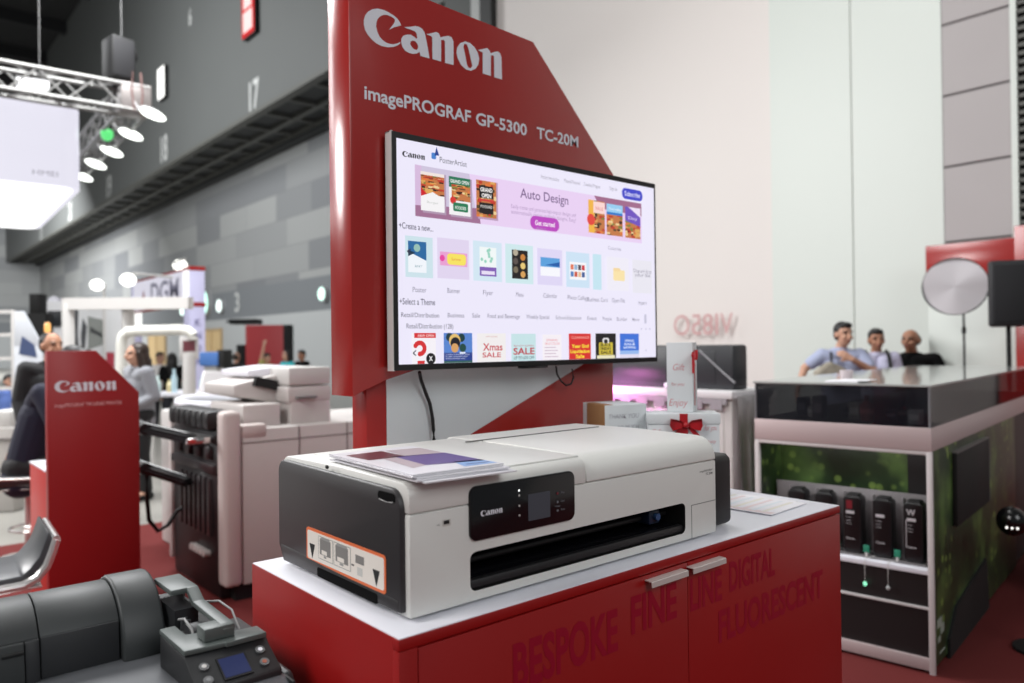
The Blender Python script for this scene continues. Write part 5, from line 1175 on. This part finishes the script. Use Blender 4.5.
# upper works
ux = lambda px: FX(px, 400)
def block(name, px0, px1, y0, y1, d0, d1, m_, bev=.012):
    x0, x1 = at(px0, y1, 'y', bpy_+d0).x, at(px1, y1, 'y', bpy_+d0).x
    z1, z0 = at((px0+px1)/2, y0, 'y', bpy_+d0).z, at((px0+px1)/2, y1, 'y', bpy_+d0).z
    q = M(); q.box(x0, x1, bpy_+d0, bpy_+d1, z0, z1, bev=bev); return q.build(name, m_, g)
block('upper_unit', 243, 281, 404, 431, .12, .7, BEIGE); block('upper_unit', 291, 331, 401, 426, .10, .7, BEIGE); block('upper_unit', 281, 291, 406, 427, .25, .7, mat('unit_shadow', (120, 116, 116), .5))  # darker grey block between the two pale upper units
sc_ = block('scanner', 288, 331, 386, 402, .10, .72, BEIGE); block('scanner_lid', 289, 331, 367, 385, .10, .72, LGREY)
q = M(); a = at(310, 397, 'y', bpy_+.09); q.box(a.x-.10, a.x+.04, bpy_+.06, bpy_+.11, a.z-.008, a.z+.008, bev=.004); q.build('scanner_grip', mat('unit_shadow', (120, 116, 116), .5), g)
# sloping sheet feeder
a = at(288, 400, 'y', bpy_+.3); b = at(252, 392, 'y', bpy_+.3); 
q = M(); q.prism([(b.x-.12, b.z-.02), (b.x-.12, b.z+.05), (a.x, at(288, 372, 'y', bpy_+.3).z), (a.x, a.z-.04)], 'y', bpy_+.3, bpy_+.85, bev=.008, mi=0); q.build('sheet_feeder', BEIGE, g)
q = M(); p0 = at(255, 381, 'y', bpy_+.28); p1 = at(279, 386, 'y', bpy_+.28); q.bar(p0, p1, .03, .055, bev=.004); q.build('feeder_mouth', MATB, g)
q = M(); a = at(248, 372, 'y', bpy_+.4); b = at(288, 368, 'y', bpy_+.4); q.prism([(a.x, a.z-.03), (a.x, a.z+.01), (b.x, b.z+.02), (b.x, b.z-.06)], 'y', bpy_+.4, bpy_+.9, bev=.006); q.build('feeder_tray', WHITE, g)
# second machine behind with an oval rim, open lid
g = thing('finishing_unit', 'pale machine with oval rim and open lid behind the production printer', 'machine', (1.9, 6.2, 0))
q = M(); x0 = at(196, 420, 'y', 5.9).x; x1 = at(252, 420, 'y', 5.9).x; zz = at(220, 412, 'y', 5.9).z
q.box(x0-.05, x1+.3, 5.9, 6.6, .006, zz, bev=.02); q.build('body', LGREY, g)
q = M(); cx, cy_ = (x0+x1)/2+.05, 6.25; q.tube([(cx+.27*math.cos(k*math.pi/16), cy_+.26*math.sin(k*math.pi/16), zz+.06+.02*math.sin(k*math.pi/16)) for k in range(32)], .035, closed=True); q.cyl((cx, cy_, zz-.005), (cx, cy_, zz+.03), .26, seg=32, mi=1); q.build('oval_rim', [WHITE, mat('rim_inner', (150, 152, 150), .5)], g)
q = M(); a = at(203, 395, 'y', 6.5); b = at(240, 397, 'y', 6.5); c_ = at(204, 371, 'y', 6.6); d_ = at(237, 372, 'y', 6.6)
q.prism([(a.x, a.z), (b.x, b.z), (d_.x, d_.z), (c_.x, c_.z)], 'y', 6.58, 6.63, bev=.006); q.box(b.x-.1, b.x+.45, 6.45, 6.7, b.z-.10, b.z+.05, bev=.01); q.build('open_lid', mat('lid_white', (236, 234, 234), .4), g)

# ------------------------------------------------------------------ people on the left
SUITB = mat('suit_black', (22, 22, 25), .7); NAVY = mat('jacket_navy', (22, 25, 48), .75); GREYJ = mat('jacket_grey', (136, 138, 144), .75, noise=.08, nscale=60)
v = stand(138, 343, 8.0); k = v.z/1.70
t = person('person', 'woman with long brown hair in grey jacket and black trousers, standing', (v.x, v.y, 0), face_cam(v.x, v.y, -1.15), dict(er=(-.22, .10, 1.12), wr=(-.17, .10, .90), el=(.21, .05, 1.12), wl=(.16, -.16, 1.0)), hair=HAIRBR, top=GREYJ, sleeve='long', jacket=True, trous=SUITB, style='long', female=True, voxel=.010)
t.scale = (k*1.16, k*1.16, k)
v = stand(51, 332, 6.9); k = v.z/1.70
t = person('person', 'man in black suit smiling behind the small red panel', (v.x, v.y, 0), face_cam(v.x, v.y, .35), dict(sl=(.19, 0, 1.38), sr=(-.19, 0, 1.38)), skin=mat('skin_warm', (186, 136, 108), .55), hair=HAIRB, top=SUITB, sleeve='long', jacket=True, trous=SUITB, style='receding', turn=R(10), voxel=.010)
t.scale = (k*1.05, k*1.05, k)
v = at(28, 470, 'd', 5.75)
t = person('person', 'person in navy jacket seated at the red counter, face hidden by the panel', (v.x, v.y, 0), face_cam(v.x, v.y, 1.25),
   dict(pel=(0, .02, .66), che=(0, -.10, 1.02), nek=(0, -.21, 1.22), hed=(0, -.29, 1.375), sl=(.20, -.15, 1.18), sr=(-.20, -.15, 1.18), el=(.27, -.28, .95), wl=(.16, -.50, .93), er=(-.27, -.26, .95), wr=(-.16, -.48, .93),
        hl=(.10, .0, .66), hr=(-.10, .0, .66), kl=(.13, -.40, .64), kr=(-.13, -.40, .64), al=(.12, -.30, .23), ar=(-.12, -.30, .23)), hair=HAIRB, top=NAVY, sleeve='long', jacket=True, trous=SUITB, style='short', tilt=R(14), voxel=.010)
t.scale = (1.12, 1.12, 1.06)
st = dup(COL.objects['bar_stool'], loc=(v.x, v.y, -.06), rz=face_cam(v.x, v.y, 1.25), label='bar stool under the person in the navy jacket')
st.location.z = 0; st.scale = (1, 1, .9)
FAR = [
 ('man in dark suit seen from behind, leftmost of the far group near the red board', 221, 351, 15.5, math.pi*.9, SUITB, 'short', False, {}, SKIN2, HAIRB),
 ('grey haired man in dark suit turned away in the far group', 236, 352, 15.8, 2.5, SUITB, 'balding', False, {}, SKIN, mat('hair_greyish', (60, 52, 46), .6)),
 ('person in yellow green top raising one pink sleeved arm by the red board', 266, 353, 15.2, .9, mat('top_olive', (176, 164, 96), .8), 'short', False, dict(er=(-.22, -.06, 1.60), wr=(-.20, -.10, 1.86)), SKIN, HAIRB),
 ('woman in turquoise top with long black hair in the far group', 287, 350, 15.0, -1.0, mat('top_turquoise', (60, 190, 196), .8), 'long', True, {}, SKIN, HAIRB),
 ('man in black top rightmost of the far group beside the pale wall', 302, 350, 16.0, -.9, POLO, 'short', False, {}, SKIN2, HAIRB),
 ('person in black with long hair before the tan doorway under the white tower', 172, 353, 13.5, 2.9, POLO, 'long', True, {}, SKIN, HAIRB),
 ('person in white top near the tan doorway under the white sign', 160, 352, 14.0, .4, mat('top_white', (216, 214, 212), .8), 'short', False, {}, SKIN, HAIRB),
 ('person in blue shirt at the left edge among the white booths', 9, 374, 9.5, .5, mat('top_blue', (96, 122, 190), .8), 'short', False, {}, SKIN, HAIRB),
]
for lab, px, py, d, off, top_, sty, fem, J, sk, ha in FAR:
    v = stand(px, py, d); k = v.z/1.70
    t = person('person', lab, (v.x, v.y, 0), face_cam(v.x, v.y, off), J, skin=sk, hair=ha, top=top_, sleeve='short', trous=JEANS, style=sty, female=fem, voxel=.014)
    t.scale = (k, k, k)

# ------------------------------------------------------------------ far fittings
def bx(name, label, cat, px0, px1, py0, py1, d, dep, m_, bev=.01, floor=False, rz=0, parts=None):
    """a box shaped fitting whose front spans the given picture span at distance d, facing the camera side"""
    v0 = at(px0, py1, 'd', d); v1 = at(px1, py1, 'd', d); zt_ = at((px0+px1)/2, py0, 'd', d).z; zb2 = 0.006 if floor else at((px0+px1)/2, py1, 'd', d).z
    wd = (v1-v0).length; c0 = (v0+v1)/2
    rz = math.atan2(v1.y-v0.y, v1.x-v0.x)
    t = thing(name, label, cat, (c0.x, c0.y, zb2), rz)
    q = M(); q.box(-wd/2, wd/2, 0, dep, 0, zt_-zb2, bev=bev); q.build('body', m_, t, local=True)
    return t, wd, zt_-zb2
t, wd, h = bx('red_board', 'tall red board with black edge standing before the far wall', 'board', 246, 284, 325, 395, 18.5, .3, mat('far_red', (196, 66, 70), .5), floor=True)
q = M(); q.box(wd/2, wd/2+.16, -.02, .3, 0, h, bev=.01); q.build('edge', MATB, t, local=True)
q = M(); q.box(-wd/2-.25, -wd/2-.02, .05, .3, .9, h*.78, bev=.03); q.build('side_speaker', MATB, t, local=True)
t, wd, h = bx('air_duct', 'dark horizontal duct box low on the far wall above the red board', 'duct', 229, 256, 319, 324, 18.6, .5, MATB)
q = M(); q.box(-wd/2-.06, wd/2+.05, -.03, -.0, h*.25, h*.75, bev=.01); q.build('louvre', BEAM, t, local=True)
t, wd, h = bx('blue_case', 'blue case on a stand below the white tower', 'case', 199, 218, 352, 366, 11, .4, mat('case_blue', (70, 112, 176), .5), bev=.02)
q = M(); q.box(-wd/2+.05, wd/2-.05, .06, .34, -at(208, 366, 'd', 11).z+.01, 0); q.build('stand', LGREY, t, local=True)
q = M(); q.box(wd/2-.02, wd/2+.07, .02, .38, -.02, h+.03, bev=.01); q.build('flap', MATB, t, local=True)
# tower and sign
TWX = 3.96
a = at(185, 300, 'x', TWX); b = at(204, 300, 'd', 12.2)
g = thing('sign_tower', 'white tower with hanging banner sign and red edges, left middle distance', 'banner stand', (4.05, 12.4, 0))
za = at(194, 268, 'd', 12.1).z
LIL = mat('tower_lilac', (206, 204, 236), .5)
q = M(); q.box(3.96, 4.19, 12.2, 12.5, 0.006, za, bev=.01); q.build('tower', LIL, g)
for zz_ in (za-.06, za-.62):
    q = M(); q.box(3.95, 4.20, 12.19, 12.51, zz_, zz_+.065, bev=.005); q.build('red_band', RED2, g)
for kz, t_ in enumerate(('K', 'N', 'D', 'X')):
    q = M(); put_text(q, t_, facing_front(12.188), 4.03, za-.92-.2*kz, .11, .09); q.build('lettering', mat('tower_ink', (98, 92, 140), .6), g)
yl = at(135, 300, 'x', TWX).y
zs1, zs0 = za-.05, za-.58
q = M(); q.box(TWX-.03, TWX+.03, 12.5, yl, zs0, zs1, bev=.006); sg = q.build('sign_face', glow((226, 224, 238), .85), g)
q = M(); q.box(TWX-.034, TWX+.034, 12.5, yl, zs1-.005, zs1+.03); q.box(TWX-.034, TWX+.034, 12.5, yl, zs0-.03, zs0+.005); q.build('sign_edge', RED2, sg)
fs_ = lambda u, v: (TWX-.032, yl-u, zs0+v)
q = M(); put_text(q, 'DGM', fs_, 1.1, .10, .34, 1.5, bold=.02); q.build('sign_lettering', mat('sign_ink', (120, 118, 140), .6), sg)
q = M(); q.face([fs_(.55, .10), fs_(.80, .10), fs_(.66, .38)]); q.build('sign_mark', RED2, sg)
q = M(); q.box(3.93, 4.08, yl, yl+.16, .006, zs1, bev=.01); q.build('post', LIL, g)
q = M(); q.box(3.935, 4.075, yl-.004, yl+.02, zs0-.4, zs0+.45, mi=0); q.build('end_lightbox', glow((255, 255, 252), 1.3), g)
q = M(); q.box(3.94, 3.958, 12.22, 12.46, zs0+.05, zs1, mi=0); q.build('lightbox', glow((252, 252, 255), 1.2), g)
# booth lamps on little arms
for px, py, d, r_, lab in ((97, 285, 11.5, .10, 'booth lamp on a short post, left of the white sign'), (128, 280, 12.5, .125, 'bright booth lamp over the left end of the white sign'), (180, 265.5, 12.6, .115, 'bright booth lamp over the white tower')):
    p = at(px, py, 'd', d)
    t = thing('booth_lamp', lab, 'lamp', p, face_cam(p.x, p.y), 'booth lamps above the white sign')
    q = M(); q.ell((0, r_*.15, r_*.12), (r_*.8, r_*.3, r_*.7)); q.build('shade', ALU, t, local=True)
    q = M(); q.ell((0, -r_*.12, 0), (r_*.95, r_*.42, r_*.85)); q.build('lens', glow((255, 255, 248), 3.0), t, local=True)
    q = M(); q.tube([p, p+Vector((.1, .05, .12)), Vector((3.96, 12.9 if px > 120 else p.y, p.z+.02)), Vector((3.96, 12.9 if px > 120 else p.y, 2.72 if px > 120 else .01))] if px > 120 else [p, p+Vector((.12, .1, .02)), p+Vector((.12, .1, -.25)), Vector((p.x+.12, p.y+.1, .01))], .022); q.build('arm', LGREY, t)
# white gantry frames and booth walls
def frame(name, label, pts, d, r_, m_, cat='frame', extra=None):
    P_ = [at(px, py, 'd', d) for px, py in pts]
    q = M(); q.tube(P_, r_, seg=10)
    return q
g = thing('white_gantry', 'white gantry beam on posts among the left booths', 'gantry', at(100, 400, 'd', 9.2)*1 - Vector((0, 0, at(100, 400, 'd', 9.2).z)))
q = M(); a = at(66, 304, 'd', 9.2); b = at(190, 303, 'd', 9.0); q.bar(a, b, .10, .12, bev=.01); q.build('beam', LGREY, g)
for px in (68, 128):
    a = at(px, 304, 'd', 9.2); q = M(); q.box(a.x-.06, a.x+.06, a.y-.06, a.y+.06, .006, a.z, bev=.01); q.build('post', LGREY, g)
g = thing('white_tube_arch', 'rounded white tube arch carrying a small monitor', 'arch', at(150, 400, 'd', 8.7) - Vector((0, 0, at(150, 400, 'd', 8.7).z)))
d = 8.7
q = M(); pts = [at(px, py, 'd', d) for px, py in ((121.5, 400), (121.5, 344), (123, 336), (128, 332), (140, 331), (180, 330), (188, 331), (193, 335))]
pts = [Vector((pts[0].x, pts[0].y, .006))]+pts+[pts[-1]-Vector((0, 0, .05))]
q.tube(pts, .06, seg=12); q.build('tube', mat('tube_white', (224, 224, 216), .45), g)
a = at(189, 350, 'd', d); q = M(); q.cyl((a.x, a.y, .006), (a.x, a.y, a.z-.05), .07, seg=14); q.build('pedestal', LGREY, g)
q = M(); fr = Matrix.Translation(at(189, 347, 'd', d)) @ Matrix.Rotation(face_cam(a.x, a.y), 4, 'Z')
q.box(-.10, .10, -.03, .03, -.14, .12, bev=.01, mi=0); q.box(-.065, .065, -.034, -.03, -.05, .07, mi=1); q.bm.transform(fr); q.build('monitor', [LGREY, mat('monitor_red', (112, 58, 66), .3)], g)
t, wd, h = bx('booth_wall', 'white booth wall with poster and dark window in the left distance', 'booth wall', 44, 70, 301, 398, 12.5, .3, mat('booth_white', (226, 226, 228), .55), floor=True)
q = M(); q.box(-.13, .1, -.03, 0, h-.42, h-.16, bev=.005); q.build('window', mat('window_dark', (40, 42, 46), .3), t, local=True)
q = M(); q.lathe([(0, 0), (.09, .0), (.09, .05), (.02, .09), (0, .09)], (-.1, .12, h)); q.build('lamp_cap', WHITE, t, local=True)
t, wd, h = bx('poster_wall', 'grey white poster wall with dark figure print and red patch', 'booth wall', 70, 122, 306, 398, 11.8, .12, mat('poster_pale', (214, 215, 216), .55), floor=True)
q = M()
ins = lambda u, v: (-wd/2+u*wd, -.004, v*h)
for pts, mi in (([(.10, .97), (.18, .99), (.16, .80), (.20, .62), (.12, .62), (.07, .8)], 0), ([(.26, .92), (.34, .86), (.30, .72), (.24, .66), (.22, .8)], 0), ([(.03, .9), (.08, .93), (.07, .86)], 0), ([(.36, .70), (.70, .74), (.70, .90), (.36, .93)], 1), ([(.40, .82), (.66, .78), (.66, .8), (.40, .86)], 0), ([(.66, .52), (.86, .52), (.86, .68), (.66, .68)], 2), ([(.30, .0), (.62, .0), (.62, .6), (.30, .6)], 3)):
    q.face([ins(*p_) for p_ in pts], mi)
q.build('print', [mat('print_dark', (74, 76, 80), .6), mat('print_mid', (138, 142, 138), .6), mat('print_red', (176, 58, 74), .6), mat('print_pale', (216, 216, 216), .6)], t, local=True, smooth=0)
t, wd, h = bx('black_booth', 'black booth board behind the man in the black suit', 'board', 26, 46, 313, 398, 11.0, .2, MATB, floor=True)
q = M(); q.box(-.09, .05, .0, .2, h, h+.28, bev=.01); q.build('black_box', MATB, t, local=True)
t, wd, h = bx('slant_display', 'white slanted display board with dark blue print at left', 'display board', 14, 42, 345, 400, 8.6, .05, mat('slant_white', (196, 200, 206), .5), floor=True)
q = M(); q.prism([(-wd/2, h-.02), (wd/2, h-.02), (-wd/2+.10, h+.38), (-wd/2+.02, h+.38)], 'y', 0, .05, bev=.004, mi=0); q.prism([(-wd/2+.06, h-.1), (wd/2-.05, h-.14), (wd/2-.08, h-.0), (-wd/2+.1, h+.1)], 'y', -.006, 0, mi=1); q.build('sloped_top', [mat('slant_white', (196, 200, 206), .5), mat('slant_navy', (60, 74, 110), .5)], t, local=True)
g = thing('white_rack', 'white shelf frame at the left picture edge', 'shelf frame', at(8, 400, 'd', 9.0)-Vector((0, 0, at(8, 400, 'd', 9.0).z)))
a = at(-8, 312, 'd', 9.0); b = at(14, 312, 'd', 9.0)
for z in (a.z, a.z-.27, a.z-.55, a.z-.9):
    q = M(); q.bar(Vector((a.x, a.y, z)), Vector((b.x, b.y, z)), .05, .04); q.build('rail', LGREY, g)
for v in (a, b):
    q = M(); q.box(v.x-.03, v.x+.03, v.y-.03, v.y+.03, .006, a.z, bev=.004); q.build('upright', LGREY, g)
t, wd, h = bx('white_device', 'boxy pale grey machine at the left edge behind the stool', 'machine', -14, 14, 428, 600, 7.4, .5, mat('device_grey', (186, 182, 178), .5), floor=True)
q = M(); q.box(-wd/2-.01, wd/2+.02, -.02, .5, h-.12, h-.10); q.box(-wd/2, wd/2+.01, -.015, 0, h-.42, h-.40); q.build('seams', mat('seam_mid', (120, 114, 112), .6), t, local=True)
q = M(); q.box(-wd/2, wd/2-.05, .05, .45, h, h+.16, bev=.02); q.build('top_unit', LGREY, t, local=True)
t, wd, h = bx('white_table', 'white table with glassware in the middle distance behind the woman', 'table', 146, 200, 393, 397, 9.6, .8, WHITE, bev=.005)
zt_ = t.location.z
for x in (-wd/2+.05, wd/2-.05):
    for y in (.06, .74):
        q = M(); q.box(x-.02, x+.02, y-.02, y+.02, -zt_+.006, 0); q.build('leg', LGREY, t, local=True)
for i in range(6):
    p = t.matrix_basis @ Vector((-wd/2+.08+i*.105, .15+.1*(i % 2), h))
    q = M(); hgt = [.22, .16, .3, .18, .26, .2][i]; q.lathe([(0, 0), (.035, 0), (.04, hgt*.6), (.018, hgt*.8), (.02, hgt), (0, hgt)], (0, 0, 0), seg=14)
    q.bm.transform(Matrix.Translation(p))
    single(q, 'glass_bottle', mat('bottle_glass_%d' % (i % 3), [(196, 216, 214), (210, 196, 150), (180, 206, 216)][i % 3], .15), '%s bottle on the white table, %s from the left' % (['clear', 'amber', 'pale blue', 'tall clear', 'tall amber', 'low blue'][i], ['first', 'second', 'third', 'fourth', 'fifth', 'sixth'][i]), 'bottle', 'bottles on the white table')
t, wd, h = bx('round_warm_lamp', 'small warm glowing lamp above the man in the black suit', 'lamp', 43, 49, 322, 333, 7.8, .05, glow((255, 190, 110), 1.4), bev=.03)
q = M(); q.cyl((0, .03, -t.location.z+.006), (0, .03, 0), .012); q.build('stand', MATB, t, local=True)

# ------------------------------------------------------------------ hanging light box, truss, lamps
BRZ = R(-2.5)
p = at(83, 188, 'd', 9.25)
zlo = p.z; zhi = 4.5
g = thing('hanging_light_box', 'big white glowing hanging fabric box at the upper left', 'hanging sign', (p.x, p.y, zlo), BRZ)
def rr2(x0, x1, y0, y1, r_): return rrect(x0, x1, y0, y1, r_, 6)
q = M(); q.prism(rr2(-7.5, 0, 0, 4.0, .25), 'z', .0, zhi-zlo, bev=0); q.bm.faces.ensure_lookup_table()
q.build('fabric_sides', glow((236, 234, 248), .92), g, local=True)
q = M(); q.prism(rr2(-7.43, -.07, .07, 3.93, .22), 'z', -.012, -.002); q.build('diffuser', glow((255, 255, 255), 1.6), g, local=True)
q = M(); put_text(q, 'HMEI', lambda u, v: (u, -.003, v), -.52, .10, .06, .26); q.build('lettering', mat('grey_ink', (120, 118, 130), .6), g, local=True)
for x in (-3.5, -.5):
    for y in (.4, 3.6):
        q = M(); q.cyl((x, y, zhi-zlo), (x, y, zhi-zlo+.18), .012, seg=6); q.build('hanger', SATIN, g, local=True)
c0 = at(133, 101, 'd', 9.2)
g = thing('lighting_truss', 'silver lattice truss carrying lamps above the glowing box', 'truss', c0, BRZ)
def truss(name, p0, p1, w_=.29):
    p0, p1 = Vector(p0), Vector(p1); d_ = (p1-p0); n_ = int(d_.length/.28); t_ = d_.normalized(); s_ = Vector((-t_.y, t_.x, 0)); q = M()
    cor = [(a*w_/2, b*w_/2) for a, b in ((-1, -1), (1, -1), (1, 1), (-1, 1))]
    for a, b in cor: q.cyl(p0+s_*a+Vector((0, 0, b)), p1+s_*a+Vector((0, 0, b)), .026, seg=8)
    for i in range(n_):
        m0 = p0+d_*(i/n_); m1 = p0+d_*((i+1)/n_)
        for (a, b), (c, e) in zip(cor, cor[1:]+cor[:1]):
            if i % 2: a, b, c, e = c, e, a, b
            q.cyl(m0+s_*a+Vector((0, 0, b)), m1+s_*c+Vector((0, 0, e)), .013, seg=6)
    q.build(name, mat('truss_metal', (128, 128, 126), .45, metal=.4), g, local=True)
truss('front_truss', (-5.0, 0, 0), (.15, 0, 0)); truss('side_truss', (0, .16, 0), (0, 4.6, 0))
for x, y in ((-.12, 0), (-.95, .1), (-4.6, 0)):
    q = M(); q.cyl((x, y, .15), (x, y, 24-c0.z), .0045, seg=6); q.build('hoist_wire', mat('wire_dull', (110, 110, 110), .5), g, local=True)
q = M(); q.tube([(.05, -.16, .3), (.07, -.17, .05), (.05, -.17, -.2)], .012, mi=0); q.tube([(-.03, -.16, .3), (-.05, -.17, .1), (-.02, -.16, -.16)], .012, mi=0); q.box(-.16, .17, -.165, .165, -.17, .17, bev=.01, mi=1); q.build('corner_block', [mat('cable_rust', (112, 84, 80), .7), mat('truss_dull', (128, 122, 120), .4, metal=.5)], g, local=True)
for i, (px, py) in enumerate(((152, 115), (130, 135), (111, 152), (95, 164.5), (82, 177))):
    p = at(px, py, 'z', 4.36)
    t = thing('truss_lamp', 'white flood lamp on the side truss, %s from the corner' % ['first', 'second', 'third', 'fourth', 'fifth'][i], 'lamp', p, face_cam(p.x, p.y, .2), 'flood lamps on the truss')
    q = M(); q.ell((0, .03, .03), (.150, .08, .060), rot=Matrix.Rotation(R(16), 3, 'Y')); q.tube([(-.13, .02, .03), (-.20, .05, .16), (-.26, .06, .2)], .015); q.build('housing', mat('lamp_grey', (150, 150, 150), .4), t, local=True)
    q = M(); q.ell((0, -.05, -.005), (.150, .06, .056), rot=Matrix.Rotation(R(16), 3, 'Y')); q.build('lens', glow((250, 255, 248), 3.0), t, local=True)
p = at(33, 86, 'd', 8.9); t = thing('truss_lamp', 'white flood lamp on the front truss above the glowing box', 'lamp', p, face_cam(p.x, p.y), 'flood lamps on the truss')
q = M(); q.box(-.17, .17, -.02, .12, -.07, .09, bev=.02); q.build('housing', mat('lamp_grey', (150, 150, 150), .4), t, local=True)
q = M(); q.box(-.155, .155, -.035, -.015, -.06, .06, bev=.01); q.build('lens', glow((250, 252, 255), 2.6), t, local=True)
p = at(107, 134, 'd', 9.9); t = thing('green_lamp', 'green glowing lamp inside the side truss', 'lamp', p)
q = M(); q.cyl((0, 0, .02), (0, 0, .14), .06); q.build('housing', MATB, t, local=True)
q = M(); q.ell((0, 0, 0), (.075, .075, .09)); q.build('lens', glow((90, 220, 120), 1.2), t, local=True)
p = at(117, 61, 'd', 9.1); t = thing('hanging_speaker', 'black loudspeaker hanging above the truss corner', 'loudspeaker', p, face_cam(p.x, p.y, .5))
q = M(); q.prism([(-.14, -.16), (.14, -.16), (.10, .16), (-.10, .16)], 'z', -.25, .25, bev=.02); q.build('cabinet', mat('speaker_dark', (11, 11, 12), .6), t, local=True)
q = M(); q.box(-.12, .12, -.17, -.158, -.22, .22, bev=.006); q.build('grille', mat('speaker_grille', (30, 30, 33), .8, noise=.4, nscale=160), t, local=True)
q = M(); q.ell((.16, .05, .12), (.10, .13, .13)); q.tube([(.0, .1, -.2), (.08, .16, -.34), (.06, .18, -.5)], .03); q.build('bracket', MATB, t, local=True)
